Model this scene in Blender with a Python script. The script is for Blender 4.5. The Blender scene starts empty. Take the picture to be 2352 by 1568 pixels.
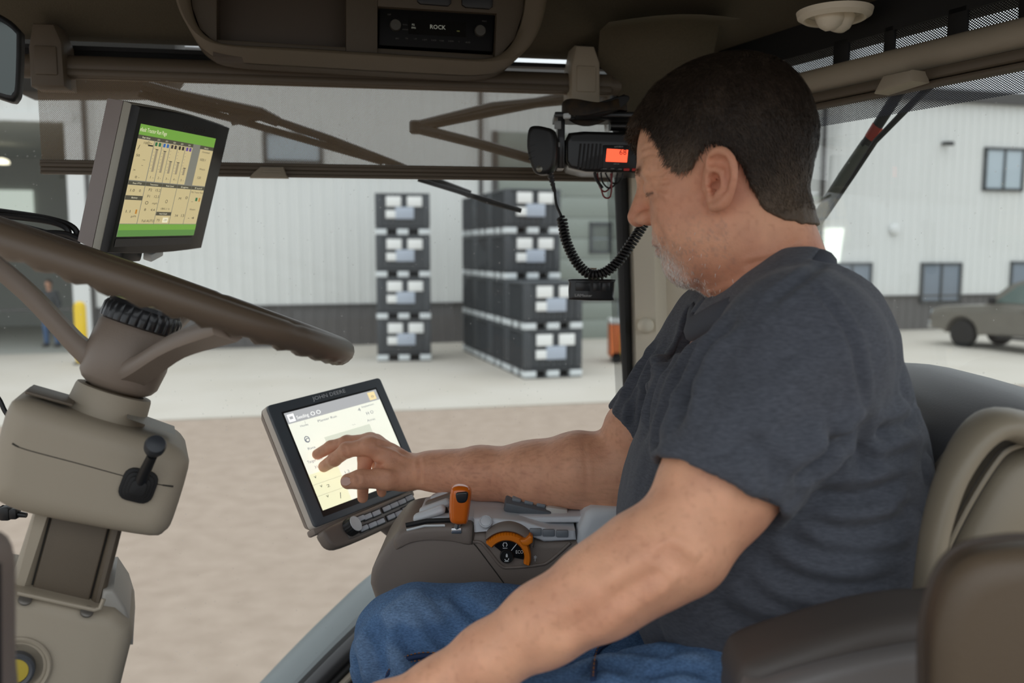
import bpy, bmesh, math, random
import numpy as np
from mathutils import Matrix, Vector
random.seed(7); np.random.seed(7)
SC = bpy.context.scene
COL = SC.collection
# ------------------------------------------------------------------ camera, sky, exposure
PITCH = math.atan(209 / 1960.0); FPX = 1960.0; EYE = np.array([0, 0, 2.6])
cam_d = bpy.data.cameras.new('camera'); cam = bpy.data.objects.new('camera', cam_d); COL.objects.link(cam)
cam.location = EYE; cam.rotation_euler = (math.pi / 2 - PITCH, 0, 0)
cam_d.sensor_width = 36; cam_d.lens = 30.0; cam_d.clip_start = .02; cam_d.clip_end = 300
cam_d.dof.use_dof = True; cam_d.dof.focus_distance = 1.08; cam_d.dof.aperture_fstop = 4.5
SC.camera = cam
w = bpy.data.worlds.new('overcast_sky'); SC.world = w; w.use_nodes = True
nt = w.node_tree; bg = nt.nodes['Background']
tc = nt.nodes.new('ShaderNodeTexCoord'); sx = nt.nodes.new('ShaderNodeSeparateXYZ')
rp = nt.nodes.new('ShaderNodeValToRGB')
rp.color_ramp.elements[0].position = 0.0; rp.color_ramp.elements[0].color = (.62, .67, .71, 1)
rp.color_ramp.elements[1].position = 1.0; rp.color_ramp.elements[1].color = (1.42, 1.47, 1.52, 1)
nt.links.new(tc.outputs['Generated'], sx.inputs[0]); nt.links.new(sx.outputs['Z'], rp.inputs[0])
nt.links.new(rp.outputs[0], bg.inputs[0]); bg.inputs[1].default_value = 1.1
SC.view_settings.view_transform = 'Standard'; SC.view_settings.look = 'None'
SC.view_settings.gamma = 1; SC.view_settings.use_curve_mapping = False; SC.view_settings.exposure = 0.18

# ------------------------------------------------------------------ geometry of the place
cT, sT = math.cos(PITCH), math.sin(PITCH)
RGT = np.array([1, 0, 0.]); FWD = np.array([0, cT, -sT]); UPV = np.array([0, sT, cT])
def ray(px, py): return (px - 1176) / FPX * RGT + (784 - py) / FPX * UPV + FWD
def P(px, py, Y):
    r = ray(px, py); return EYE + r * (Y / r[1])
def G(px, py, z=0.):
    r = ray(px, py); return EYE + r * ((z - EYE[2]) / r[2])
class Fr:
    """a plane standing in the scene: origin, x right, y up, z towards the viewer's side"""
    def __init__(s, o, R): s.o = np.array(o, float); s.R = np.array(R, float)
    @staticmethod
    def at(px, py, Y, yaw=0, pitch=0, roll=0):
        a, b, c = map(math.radians, (yaw, pitch, roll))
        B = Matrix(((1, 0, 0), (0, 0, -1), (0, 1, 0)))
        R = Matrix.Rotation(a, 3, 'Z') @ B @ Matrix.Rotation(b, 3, 'X') @ Matrix.Rotation(c, 3, 'Z')
        return Fr(P(px, py, Y), np.array(R))
    def l(s, px, py, w=0.):
        r = s.R.T @ ray(px, py); e = s.R.T @ (EYE - s.o)
        t = (w - e[2]) / r[2]; q = e + r * t
        return np.array([q[0], q[1]])
    def l3(s, px, py, w=0.): q = s.l(px, py, w); return np.array([q[0], q[1], w])
    def p(s, q): return s.o + s.R @ np.array(q, float)
    def inv(s, q): return s.R.T @ (np.array(q, float) - s.o)
    def M(s):
        m = Matrix.Identity(4)
        for i in range(3):
            for j in range(3): m[i][j] = s.R[i][j]
            m[i][3] = s.o[i]
        return m
    def mpp(s): return np.linalg.norm(s.o - EYE) / FPX
WORLD = Fr((0, 0, 0), np.eye(3))

# ------------------------------------------------------------------ materials
def lin(c): return tuple((x / 255 / 12.92 if x / 255 <= .04045 else ((x / 255 + .055) / 1.055) ** 2.4) for x in c) + (1,)
def mat(name, rgb, rough=.55, metal=0., var=0., vscale=30., bump=0., bscale=200., emit=0., stretch=None, spec=.5, rgb2=None, detail=4., coat=0.):
    m = bpy.data.materials.new(name); m.use_nodes = True; t = m.node_tree; N = t.nodes; L = t.links
    b = N['Principled BSDF']; c = lin(rgb)
    b.inputs['Base Color'].default_value = c; b.inputs['Roughness'].default_value = rough; b.inputs['Metallic'].default_value = metal
    b.inputs['Specular IOR Level'].default_value = spec
    if coat: b.inputs['Coat Weight'].default_value = coat
    if emit: b.inputs['Emission Color'].default_value = c; b.inputs['Emission Strength'].default_value = emit
    if var or bump:
        co = N.new('ShaderNodeTexCoord'); out = co.outputs['Object']
        if stretch:
            mp = N.new('ShaderNodeMapping'); mp.inputs['Scale'].default_value = stretch; L.new(out, mp.inputs[0]); out = mp.outputs[0]
    if var:
        n = N.new('ShaderNodeTexNoise'); n.inputs['Scale'].default_value = vscale; n.inputs['Detail'].default_value = detail; L.new(out, n.inputs['Vector'])
        r = N.new('ShaderNodeValToRGB'); L.new(n.outputs[0], r.inputs[0])
        c2 = lin(rgb2) if rgb2 else tuple(min(1, x * (1 + var)) for x in c[:3]) + (1,)
        r.color_ramp.elements[0].position = .3; r.color_ramp.elements[1].position = .7
        r.color_ramp.elements[0].color = c if rgb2 else tuple(x * (1 - var) for x in c[:3]) + (1,); r.color_ramp.elements[1].color = c2
        L.new(r.outputs[0], b.inputs['Base Color'])
    if bump:
        n2 = N.new('ShaderNodeTexNoise'); n2.inputs['Scale'].default_value = bscale; n2.inputs['Detail'].default_value = 3; L.new(out, n2.inputs['Vector'])
        bp = N.new('ShaderNodeBump'); bp.inputs['Strength'].default_value = bump; bp.inputs['Distance'].default_value = .002; L.new(n2.outputs[0], bp.inputs['Height'])
        L.new(bp.outputs[0], b.inputs['Normal'])
    return m
def glass_mat(name, tint, refl=.5, dust=0., dscale=180., haze=0.):
    m = bpy.data.materials.new(name); m.use_nodes = True; t = m.node_tree; N = t.nodes; L = t.links; N.clear()
    o = N.new('ShaderNodeOutputMaterial'); tr = N.new('ShaderNodeBsdfTransparent'); tr.inputs[0].default_value = lin(tint)
    gl = N.new('ShaderNodeBsdfGlossy'); gl.inputs['Roughness'].default_value = .02
    lw = N.new('ShaderNodeFresnel'); lw.inputs[0].default_value = 1.45
    mu = N.new('ShaderNodeMath'); mu.operation = 'MULTIPLY'; mu.inputs[1].default_value = refl; L.new(lw.outputs[0], mu.inputs[0])
    mx = N.new('ShaderNodeMixShader'); L.new(mu.outputs[0], mx.inputs[0]); L.new(tr.outputs[0], mx.inputs[1]); L.new(gl.outputs[0], mx.inputs[2])
    last = mx
    if dust or haze:
        df = N.new('ShaderNodeBsdfDiffuse'); df.inputs[0].default_value = (.75, .75, .72, 1); ts = N.new('ShaderNodeBsdfTranslucent'); ts.inputs[0].default_value = (.75, .75, .72, 1)
        ad = N.new('ShaderNodeMixShader'); ad.inputs[0].default_value = .5; L.new(df.outputs[0], ad.inputs[1]); L.new(ts.outputs[0], ad.inputs[2])
        co = N.new('ShaderNodeTexCoord'); v = N.new('ShaderNodeTexVoronoi'); v.inputs['Scale'].default_value = dscale; L.new(co.outputs['Object'], v.inputs['Vector'])
        n = N.new('ShaderNodeTexNoise'); n.inputs['Scale'].default_value = 9; L.new(co.outputs['Object'], n.inputs['Vector'])
        th = N.new('ShaderNodeMath'); th.operation = 'MULTIPLY'; th.inputs[1].default_value = .26 * dust; L.new(n.outputs[0], th.inputs[0])
        cmp_ = N.new('ShaderNodeMath'); cmp_.operation = 'LESS_THAN'; L.new(v.outputs['Distance'], cmp_.inputs[0]); L.new(th.outputs[0], cmp_.inputs[1])
        sc_ = N.new('ShaderNodeMath'); sc_.operation = 'MULTIPLY_ADD'; sc_.inputs[1].default_value = .22; sc_.inputs[2].default_value = haze; L.new(cmp_.outputs[0], sc_.inputs[0])
        m2 = N.new('ShaderNodeMixShader'); L.new(sc_.outputs[0], m2.inputs[0]); L.new(mx.outputs[0], m2.inputs[1]); L.new(ad.outputs[0], m2.inputs[2]); last = m2
    L.new(last.outputs[0], o.inputs[0]); return m
def perforated_mat(name, rgb, pitch, r, sy=1.):
    """fabric with rows of punched holes, staggered, in the sheet's own metres"""
    m = bpy.data.materials.new(name); m.use_nodes = True; t = m.node_tree; N = t.nodes; L = t.links
    b = N['Principled BSDF']; b.inputs['Base Color'].default_value = lin(rgb); b.inputs['Roughness'].default_value = .7
    o = N['Material Output']; tr = N.new('ShaderNodeBsdfTransparent'); co = N.new('ShaderNodeTexCoord'); outs = []
    for off in (0, .5):
        mp = N.new('ShaderNodeMapping'); mp.inputs['Scale'].default_value = (1 / pitch, 1 / (pitch * sy), 0); mp.inputs['Location'].default_value = (off, off, 0)
        L.new(co.outputs['Object'], mp.inputs[0])
        fr = N.new('ShaderNodeVectorMath'); fr.operation = 'FRACTION'; L.new(mp.outputs[0], fr.inputs[0])
        sb = N.new('ShaderNodeVectorMath'); sb.operation = 'SUBTRACT'; sb.inputs[1].default_value = (.5, .5, 0); L.new(fr.outputs[0], sb.inputs[0])
        ln = N.new('ShaderNodeVectorMath'); ln.operation = 'LENGTH'; L.new(sb.outputs[0], ln.inputs[0]); outs.append(ln.outputs['Value'])
    mn = N.new('ShaderNodeMath'); mn.operation = 'MINIMUM'; L.new(outs[0], mn.inputs[0]); L.new(outs[1], mn.inputs[1])
    lt = N.new('ShaderNodeMath'); lt.operation = 'LESS_THAN'; lt.inputs[1].default_value = r; L.new(mn.outputs[0], lt.inputs[0])
    mx = N.new('ShaderNodeMixShader'); L.new(lt.outputs[0], mx.inputs[0]); L.new(b.outputs[0], mx.inputs[1]); L.new(tr.outputs[0], mx.inputs[2]); L.new(mx.outputs[0], o.inputs[0])
    return m

# ------------------------------------------------------------------ mesh builder
def _bm_out(bm):
    bm.verts.index_update(); v = [tuple(x.co) for x in bm.verts]; f = [[q.index for q in p.verts] for p in bm.faces]; bm.free(); return v, f
class MB:
    def __init__(s): s.v = []; s.f = []; s.m = []
    def add(s, v, f, mi=0, M=None):
        n = len(s.v)
        if M is not None: v = [tuple(M @ Vector(x)) for x in v]
        s.v += [tuple(map(float, x)) for x in v]; s.f += [[i + n for i in q] for q in f]; s.m += [mi] * len(f); return s
    def box(s, c, d, mi=0, r=0., R=None, seg=2):
        bm = bmesh.new(); bmesh.ops.create_cube(bm, size=1)
        for x in bm.verts: x.co = Vector((x.co.x * d[0], x.co.y * d[1], x.co.z * d[2]))
        if r: bmesh.ops.bevel(bm, geom=list(bm.edges), offset=min(r, .49 * min(d)), segments=seg, profile=.5, affect='EDGES')
        v, f = _bm_out(bm)
        M = Matrix.Translation(Vector(c)) @ (R.to_4x4() if R is not None else Matrix.Identity(4)); return s.add(v, f, mi, M)
    def prism(s, poly, z0, z1, mi=0, r=0., seg=2, M=None, front_only=False, taper=None):
        bm = bmesh.new(); a = [bm.verts.new((x, y, z0)) for x, y in poly]
        if taper:
            k, cx, cy = taper; b = [bm.verts.new((cx + (x - cx) * k, cy + (y - cy) * k, z1)) for x, y in poly]
        else: b = [bm.verts.new((x, y, z1)) for x, y in poly]
        n = len(poly); bm.faces.new(a[::-1]); bm.faces.new(b)
        for i in range(n): bm.faces.new((a[i], a[(i + 1) % n], b[(i + 1) % n], b[i]))
        bmesh.ops.recalc_face_normals(bm, faces=bm.faces)
        if r:
            bm.verts.ensure_lookup_table(); sb = set(b); sa = set(a)
            es = [e for e in bm.edges if (e.verts[0] in sb and e.verts[1] in sb) or (not front_only and e.verts[0] in sa and e.verts[1] in sa)]
            bmesh.ops.bevel(bm, geom=es, offset=r, segments=seg, profile=.5, affect='EDGES')
        v, f = _bm_out(bm); return s.add(v, f, mi, M)
    def pillow(s, poly, z0, z1, r, mi=0, n=6, flat_back=False):
        """extruded outline whose front and back rims are rounded off"""
        p = np.array(poly, float); ar = .5 * np.sum(p[:, 0] * np.roll(p[:, 1], -1) - np.roll(p[:, 0], -1) * p[:, 1])
        if ar < 0: p = p[::-1]
        lo, hi = p.min(0), p.max(0); c_ = (lo + hi) / 2; hx = np.maximum((hi - lo) / 2, 1e-6); r = min(r, .95 * hx.min(), .49 * abs(z1 - z0)); nin = -(p - c_) / hx
        rings = []; ring = lambda q, z: [(x, y, z) for x, y in q]
        if not flat_back:
            for k in range(n): a = math.pi / 2 * k / n; rings.append(ring(p + nin * r * (1 - math.sin(a)), z0 + r * (1 - math.cos(a))))
        rings.append(ring(p, z0 if flat_back else z0 + r)); rings.append(ring(p, z1 - r))
        for k in range(1, n + 1): a = math.pi / 2 * k / n; rings.append(ring(p + nin * r * (1 - math.cos(a)), z1 - r + r * math.sin(a)))
        return s.loft(rings, mi)
    def lathe(s, prof, n=24, mi=0, M=None, cap=True, wob=None):
        v = []; f = []
        for j, (r, z) in enumerate(prof):
            for i in range(n):
                a = 2 * math.pi * i / n; rr = r * (wob(a, j) if wob else 1); v.append((rr * math.cos(a), rr * math.sin(a), z))
        for j in range(len(prof) - 1):
            for i in range(n): f.append([j * n + i, j * n + (i + 1) % n, (j + 1) * n + (i + 1) % n, (j + 1) * n + i])
        if cap: f.append(list(range(n))[::-1]); f.append([(len(prof) - 1) * n + i for i in range(n)])
        return s.add(v, f, mi, M)
    def tube(s, pts, r, n=10, mi=0, closed=False, flat=None, up=(0, 0, 1)):
        pts = [Vector(map(float, p)) for p in pts]; K = len(pts); rs = r if hasattr(r, '__len__') else [r] * K
        v = []; f = []; U = None
        for i, p in enumerate(pts):
            if closed: t = pts[(i + 1) % K] - pts[i - 1]
            else: t = pts[min(i + 1, K - 1)] - pts[max(i - 1, 0)]
            t.normalize()
            if U is None:
                U = Vector(up); U = U - t * U.dot(t)
                if U.length < 1e-3: U = Vector((1, .3, 0)); U = U - t * U.dot(t)
            else: U = U - t * U.dot(t)
            U.normalize(); W = t.cross(U); fl = flat or 1
            for k in range(n):
                a = 2 * math.pi * k / n; v.append(tuple(p + U * (rs[i] * math.cos(a) * fl) + W * (rs[i] * math.sin(a))))
        for i in range(K if closed else K - 1):
            for k in range(n):
                a = i * n; b = ((i + 1) % K) * n; f.append([a + k, a + (k + 1) % n, b + (k + 1) % n, b + k])
        if not closed: f.append(list(range(n))[::-1]); f.append([(K - 1) * n + k for k in range(n)])
        return s.add(v, f, mi)
    def loft(s, rings, mi=0, closed=True, cap=True):
        v = []; f = []; n = len(rings[0])
        for r in rings: v += [tuple(map(float, x)) for x in r]
        for j in range(len(rings) - 1):
            for i in range(n if closed else n - 1): f.append([j * n + i, j * n + (i + 1) % n, (j + 1) * n + (i + 1) % n, (j + 1) * n + i])
        if cap and closed: f.append(list(range(n))[::-1]); f.append([(len(rings) - 1) * n + i for i in range(n)])
        return s.add(v, f, mi)
    def quad(s, a, b, c, d, mi=0): return s.add([a, b, c, d], [[0, 1, 2, 3]], mi)
    def rect(s, x0, y0, x1, y1, z, mi=0): return s.add([(x0, y0, z), (x1, y0, z), (x1, y1, z), (x0, y1, z)], [[0, 1, 2, 3]], mi)
    def text(s, txt, x, y, z, h, mi=0, w=None, align='LEFT', rot=0., shear=0.):
        cu = bpy.data.curves.new('t', 'FONT'); cu.body = txt; cu.size = 1; cu.align_x = align; cu.resolution_u = 2
        ob = bpy.data.objects.new('t', cu); me = ob.to_mesh(); vs = [v.co.copy() for v in me.vertices]; fs = [list(p.vertices) for p in me.polygons]; ob.to_mesh_clear()
        bpy.data.objects.remove(ob); bpy.data.curves.remove(cu)
        if not vs: return s
        wx = max(v.x for v in vs) - min(v.x for v in vs); kx = h if w is None else w / max(wx, 1e-6)
        M = Matrix.Translation((x, y, z)) @ Matrix.Rotation(rot, 4, 'Z') @ Matrix(((kx, shear * h, 0, 0), (0, h, 0, 0), (0, 0, 1, 0), (0, 0, 0, 1)))
        return s.add(vs, fs, mi, M)
    def build(s, name, mats, parent=None, smooth=35., kind=None, label=None, rev=False):
        me = bpy.data.meshes.new(name); me.from_pydata(s.v, [], [q[::-1] for q in s.f] if rev else s.f)
        mats = mats if isinstance(mats, (list, tuple)) else [mats]
        for m in mats: me.materials.append(m)
        if len(mats) > 1: me.polygons.foreach_set('material_index', s.m)
        bm = bmesh.new(); bm.from_mesh(me); bmesh.ops.recalc_face_normals(bm, faces=bm.faces); bm.to_mesh(me); bm.free()
        if smooth:
            me.polygons.foreach_set('use_smooth', [True] * len(me.polygons)); me.set_sharp_from_angle(angle=math.radians(smooth))
        me.update(); o = bpy.data.objects.new(name, me); COL.objects.link(o)
        if parent is not None: o.parent = parent
        if kind: o['kind'] = kind
        if label: o['label'] = label
        return o
def tag(o, label=None, cat=None, group=None, kind=None):
    if label: o['label'] = label
    if cat: o['category'] = cat
    if group: o['group'] = group
    if kind: o['kind'] = kind
    return o
def thing(name, label, cat, fr=None, group=None):
    o = bpy.data.objects.new(name, None); COL.objects.link(o); o.empty_display_size = .05
    o.matrix_world = (fr or WORLD).M(); return tag(o, label, cat, group)
def rrect(x0, y0, x1, y1, r, n=4):
    r = min(r, .499 * abs(x1 - x0), .499 * abs(y1 - y0)); out = []
    for cx, cy, a0 in ((x1 - r, y0 + r, -90), (x1 - r, y1 - r, 0), (x0 + r, y1 - r, 90), (x0 + r, y0 + r, 180)):
        for i in range(n + 1):
            a = math.radians(a0 + 90 * i / n); out.append((cx + r * math.cos(a), cy + r * math.sin(a)))
    return out
def smooth_poly(pts, n=4, closed=False):
    """Catmull-Rom through points"""
    p = [np.array(q, float) for q in pts]; K = len(p); out = []
    for i in range(K if closed else K - 1):
        a, b, c, d = (p[(i - 1) % K], p[i], p[(i + 1) % K], p[(i + 2) % K]) if closed else (p[max(i - 1, 0)], p[i], p[i + 1], p[min(i + 2, K - 1)])
        for k in range(n):
            t = k / n; out.append(.5 * (2 * b + (c - a) * t + (2 * a - 5 * b + 4 * c - d) * t * t + (3 * b - a - 3 * c + d) * t ** 3))
    if not closed: out.append(p[-1])
    return out
def rot_to(z, x=None):
    """4x4 whose z axis is the given direction"""
    z = Vector(z).normalized(); x = Vector(x) if x is not None else (Vector((1, 0, 0)) if abs(z.x) < .9 else Vector((0, 1, 0)))
    x = (x - z * x.dot(z)).normalized(); y = z.cross(x)
    return Matrix((x, y, z)).transposed().to_4x4()
def copy_tree(o, parent=None):
    c = o.copy(); COL.objects.link(c)
    if parent is not None: c.parent = parent
    for ch in list(o.children): copy_tree(ch, c)
    return c
# ------------------------------------------------------------------ outside: ground, building, crates, truck
M_gravel = mat('gravel', (154, 138, 123), .95, var=.1, vscale=5.0, bump=.0, rgb2=(168, 152, 137), stretch=(.85, 1, 1), detail=12)
M_conc = mat('concrete', (186, 180, 168), .9, var=.06, vscale=.5, rgb2=(195, 190, 180), detail=8)
M_white = mat('white_siding', (222, 224, 221), .5)
M_wains = mat('dark_siding', (96, 94, 93), .55)
M_trimd = mat('dark_trim', (72, 70, 68), .5)
M_greydoor = mat('grey_green_door', (140, 148, 140), .55, var=.04, vscale=.4)
M_whitetrim = mat('white_trim', (222, 224, 222), .5)
M_darkin = mat('dark_interior', (168, 170, 163), .8)
M_pane = mat('window_pane', (118, 130, 142), .12, spec=.8)
M_paneb = mat('bright_window_pane', (176, 190, 198), .1, spec=.8)
M_frame = mat('window_frame', (66, 70, 72), .5)
M_lit = mat('lit_panel', (215, 225, 215), emit=.55)
M_lamp = mat('lamp_light', (255, 245, 215), emit=2.0)
M_yellow = mat('yellow_paint', (232, 196, 40), .5)
M_black = mat('black_plastic', (22, 22, 24), .45)
M_rubber = mat('black_rubber', (18, 18, 19), .65)

gm = MB(); gm.quad((-70, -30, 0), (80, -30, 0), (80, 90, 0), (-70, 90, 0))
ground = tag(gm.build('ground', M_gravel, smooth=0), kind='structure')
BA = G(600, 800); BB = G(2160, 757); bu = (BB - BA) / np.linalg.norm(BB - BA); bn = np.array([bu[1], -bu[0], 0])
BF = Fr(BA, np.stack([bu, (0, 0, 1), bn], 1))
a1, a3 = G(420, 965), G(2300, 888); du = (a3 - a1) / np.linalg.norm(a3 - a1)
pm = MB(); q0 = a1 - du * 40; q1 = a1 + du * 60; q2 = BA + bu * 60 - bn * 1.; q3 = BA - bu * 40 - bn * 1.
pm.prism([(q[0], q[1]) for q in (q0, q1, q2, q3)], -.1, .025)
tag(pm.build('pavement', M_conc, smooth=0), kind='structure')

bld = thing('metal_building', 'long white ribbed metal building with dark lower siding behind the concrete yard', 'building', BF)
EAVE = 7.35; WH = BF.l(850, 699)[1]
sL1 = BF.l(166, 600)[0]; zD = BF.l(60, 279)[1]
sR0 = BF.l(1143, 600)[0]; sR1 = BF.l(1585, 600)[0]; zR = BF.l(1180, 303)[1]
def panel_mesh(w_, h):
    mb = MB(); prof = [(0, 0)]
    for k in range(3):
        x = k * w_ / 3 + .06; prof += [(x, 0), (x + .02, .035), (x + .06, .035), (x + .08, 0), (x + .15, 0), (x + .16, .008), (x + .18, .008), (x + .19, 0)]
    prof += [(w_, 0)]
    v = [(x, 0, y) for x, y in prof] + [(x, h, y) for x, y in prof]; n = len(prof)
    return mb.add(v, [[i, i + 1, n + i + 1, n + i] for i in range(n - 1)])
def share(name, src, parent, loc):
    o = bpy.data.objects.new(name, src.data); COL.objects.link(o); o.parent = parent; o.location = loc; return o
PW = .91; srcs = {}
def put_panel(kind, s, z0, z1, m):
    k = (kind, round(z1 - z0, 2))
    if k not in srcs:
        srcs[k] = panel_mesh(PW, z1 - z0).build(kind, m, bld, smooth=0); srcs[k].location = (s, z0, 0)
    else: share(kind, srcs[k], bld, (s, z0, 0))
s = sL1 - 12 * PW
while s < 31:
    e = s + PW
    inL = e - .05 < sL1; inR = s + .3 > sR0 and e - .3 < sR1
    z0 = zD if inL and e > sL1 - 7 else zR if inR else WH
    put_panel('wall_panel', s, z0, EAVE, M_white)
    if z0 == WH: put_panel('wainscot_panel', s, 0, WH, M_wains)
    s += PW
mb = MB(); mb.box((7.5, WH, .03), (46, .06, .07)); mb.build('base_trim', M_trimd, bld)
mb = MB(); mb.box((7.5, EAVE + .12, .08), (47, .3, .25)); mb.box((7.5, EAVE + .3, -5), (47, .1, 10.4)); mb.build('eave_trim', M_trimd, bld)
# open doorway on the left with its dark hall behind
mb = MB(); D = 9.0
mb.quad((sL1 - 7, 0, 0), (sL1 - 7, 0, -D), (sL1 - 7, zD, -D), (sL1 - 7, zD, 0)); mb.quad((sL1, 0, 0), (sL1, 0, -D), (sL1, zD, -D), (sL1, zD, 0))
mb.quad((sL1 - 7, 0, -D), (sL1, 0, -D), (sL1, zD, -D), (sL1 - 7, zD, -D)); mb.quad((sL1 - 7, zD, 0), (sL1, zD, 0), (sL1, zD, -D), (sL1 - 7, zD, -D)); mb.quad((sL1 - 7, .03, 0), (sL1, .03, 0), (sL1, .03, -D), (sL1 - 7, .03, -D))
mb.build('doorway_hall', M_darkin, bld, smooth=0)
mb = MB(); mb.box((sL1 + .2, zD / 2, .03), (.4, zD, .14)); mb.build('door_jamb', M_whitetrim, bld)
mb = MB(); mb.box((sL1 - 3.5, zD + .12, .03), (7.4, .22, .12)); mb.build('door_head', M_whitetrim, bld)
x, y = BF.l(28, 464, -D + .05); mb = MB(); mb.box((x, y, -D + .06), (1.3, .8, .05)); mb.build('hall_window', M_lit, bld)
x, y = BF.l(4, 371, -5); mb = MB(); mb.lathe([(.02, .1), (.16, .05), (.2, 0), (.2, -.06), (.02, -.08)], 16, M=Matrix.Translation((x, y, -5)) @ Matrix.Rotation(-math.pi / 2, 4, 'X')); mb.build('hall_lamp', M_lamp, bld)
for px in (206, 1104, 1884):
    x = BF.l(px, 500)[0]; mb = MB(); mb.box((x, EAVE / 2, .07), (.11, EAVE, .1), r=.02); mb.build('downspout', M_trimd, bld)
# big overhead door with rows of panels
nrow = 10; hh = zR / nrow
for k in range(nrow):
    mb = MB(); mb.box(((sR0 + sR1) / 2, hh * (k + .5), .03), (sR1 - sR0, hh - .012, .06), r=.006); mb.build('door_panel', M_greydoor, bld)
mb = MB(); mb.box(((sR0 + sR1) / 2, zR / 2, -.04), (sR1 - sR0, zR, .04)); mb.build('door_backing', M_trimd, bld)
mb = MB(); mb.box((sR0 - .08, zR / 2, .03), (.16, zR, .12)); mb.build('door_jamb', M_trimd, bld)
mb = MB(); mb.box((sR1 + .08, zR / 2, .03), (.16, zR, .12)); mb.build('door_jamb', M_trimd, bld)
def win(px0, py0, px1, py1, split, pm_=M_pane):
    x0, y1 = BF.l(px0, py0); x1, y0 = BF.l(px1, py1); t = .09; mb = MB()
    for bx in ((x0, y0, x1, y0 + t), (x0, y1 - t, x1, y1), (x0, y0, x0 + t, y1), (x1 - t, y0, x1, y1)) + ((((x0 + x1) / 2 - t * .4, y0, (x0 + x1) / 2 + t * .4, y1),) if split else ()):
        mb.box(((bx[0] + bx[2]) / 2, (bx[1] + bx[3]) / 2, .045), (bx[2] - bx[0], bx[3] - bx[1], .11))
    f = mb.build('window', M_frame, bld); p_ = MB()
    for a, b in (((x0 + t, (x0 + x1) / 2 - .02), ((x0 + x1) / 2 + .02, x1 - t)) if split else ((x0 + t, x1 - t),)):
        p_ = MB(); p_.box(((a + b) / 2, (y0 + y1) / 2, .05), (b - a, y1 - y0 - 2 * t, .02)); p_.build('pane', pm_, f)
win(2260, 338, 2345, 440, 1, M_paneb); win(1908, 603, 1997, 692, 1); win(2114, 603, 2201, 694, 1); win(2318, 600, 2410, 694, 1)
win(604, 300, 742, 378, 0, M_paneb); win(1352, 510, 1402, 582, 0)
x, y = BF.l(2052, 527); mb = MB(); mb.lathe([(.01, .16), (.13, .14), (.17, .08), (.19, .03), (.19, 0)], 20, M=Matrix.Translation((x, y, .03))); mb.build('wall_light', M_whitetrim, bld)
x, y = BF.l(2165, 333); mb = MB(); mb.box((x, y + .04, .1), (.1, .1, .16)); mb.box((x + .05, y + .02, .26), (.26, .13, .13), r=.03); mb.build('security_camera', M_black, bld)
x0, y1 = BF.l(1881, 524); x1, y0 = BF.l(1932, 604); mb = MB(); mb.prism([(x0, y0), (x1 - .12, y0), (x1, y1), (x0, y1)], .03, .08); mb.build('glowing_panel', mat('glowing_white', (240, 246, 236), emit=.75), bld)  # bright slanted patch on the wall, added as a quad with its own glow

# plastic seed crates
M_crate = mat('crate_plastic', (66, 70, 74), .55, var=.08, vscale=6); M_crate2 = mat('crate_pallet', (58, 61, 64), .6)
M_lab = mat('white_label', (238, 240, 238), .5); M_lab2 = mat('blue_grey_label', (176, 186, 200), .5); M_pad = mat('pallet_pad', (214, 220, 222), .5); M_gap = mat('pallet_gap', (20, 21, 22), .8)
CW, CH = 1.25, .97
def make_crate(label):
    t = thing('storage_crate', label, 'crate')
    mb = MB(); h = CW / 2
    mb.box((0, 0, .19 + .39), (CW - .08, CW - .08, .76), r=.03)
    for x in (-h + .07, h - .07):
        for y in (-h + .07, h - .07): mb.box((x, y, .58), (.14, .14, .76), r=.03)
    mb.build('body', M_crate, t)
    mb = MB(); mb.box((0, 0, .945), (CW, CW, .05), r=.015)
    for sgn in (-1, 1):
        for k in range(9): mb.box((-h + .14 + k * (CW - .28) / 8, sgn * (h - .03), .56), (.03, .03, .7))
        for k in range(9): mb.box((sgn * (h - .03), -h + .14 + k * (CW - .28) / 8, .56), (.03, .03, .7))
    mb.build('rim', M_crate, t)
    mb = MB(); mb.box((0, 0, .175), (CW, CW, .04), r=.01); mb.box((0, 0, .015), (CW - .02, CW - .02, .03))
    mb.build('pallet_deck', M_crate2, t)
    mb = MB(); mb.box((0, 0, .09), (CW - .4, CW - .4, .13)); mb.build('pallet_core', M_gap, t)
    for x in (-1, 0, 1):
        for y in (-1, 0, 1):
            if x == 0 and y == 0: continue
            mb = MB(); mb.box((x * (h - .13), y * (h - .13), .092), (.26, .26, .13), r=.012); mb.build('pallet_foot', M_pad, t)
    z = .58; f = -h - .012
    for (x, zz, w_, h_, m) in ((-.2, .78, .34, .23, M_lab), (.28, .78, .34, .23, M_lab), (.05, .52, .42, .27, M_lab2), (-.27, .49, .22, .18, M_lab)):
        mb = MB(); mb.box((x, f, zz), (w_, .02, h_), r=.004); mb.build('placard', m, t, label='blue grey placard' if m is M_lab2 else 'white placard')
    return t
crate0 = make_crate('x'); first = [True]
def crate(x, y, z, rz, label, group):
    o = crate0 if first[0] else copy_tree(crate0); first[0] = False
    o.location = (x, y, z); o.rotation_euler = (0, 0, rz); o['label'] = label; o['group'] = group; return o
c = G(922, 832); lv = ['bottom crate', 'second crate up', 'third crate up', 'top crate']
for k in range(4): crate(c[0], c[1] + CW / 2, .025 + k * CH, math.radians(6.5), 'black seed crate with white placards, %s of the single stack' % lv[k], 'crates in the single stack')
a = math.radians(17); dv = np.array([-math.sin(a), math.cos(a)]); c0 = np.array([.66, 17.75])
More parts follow.
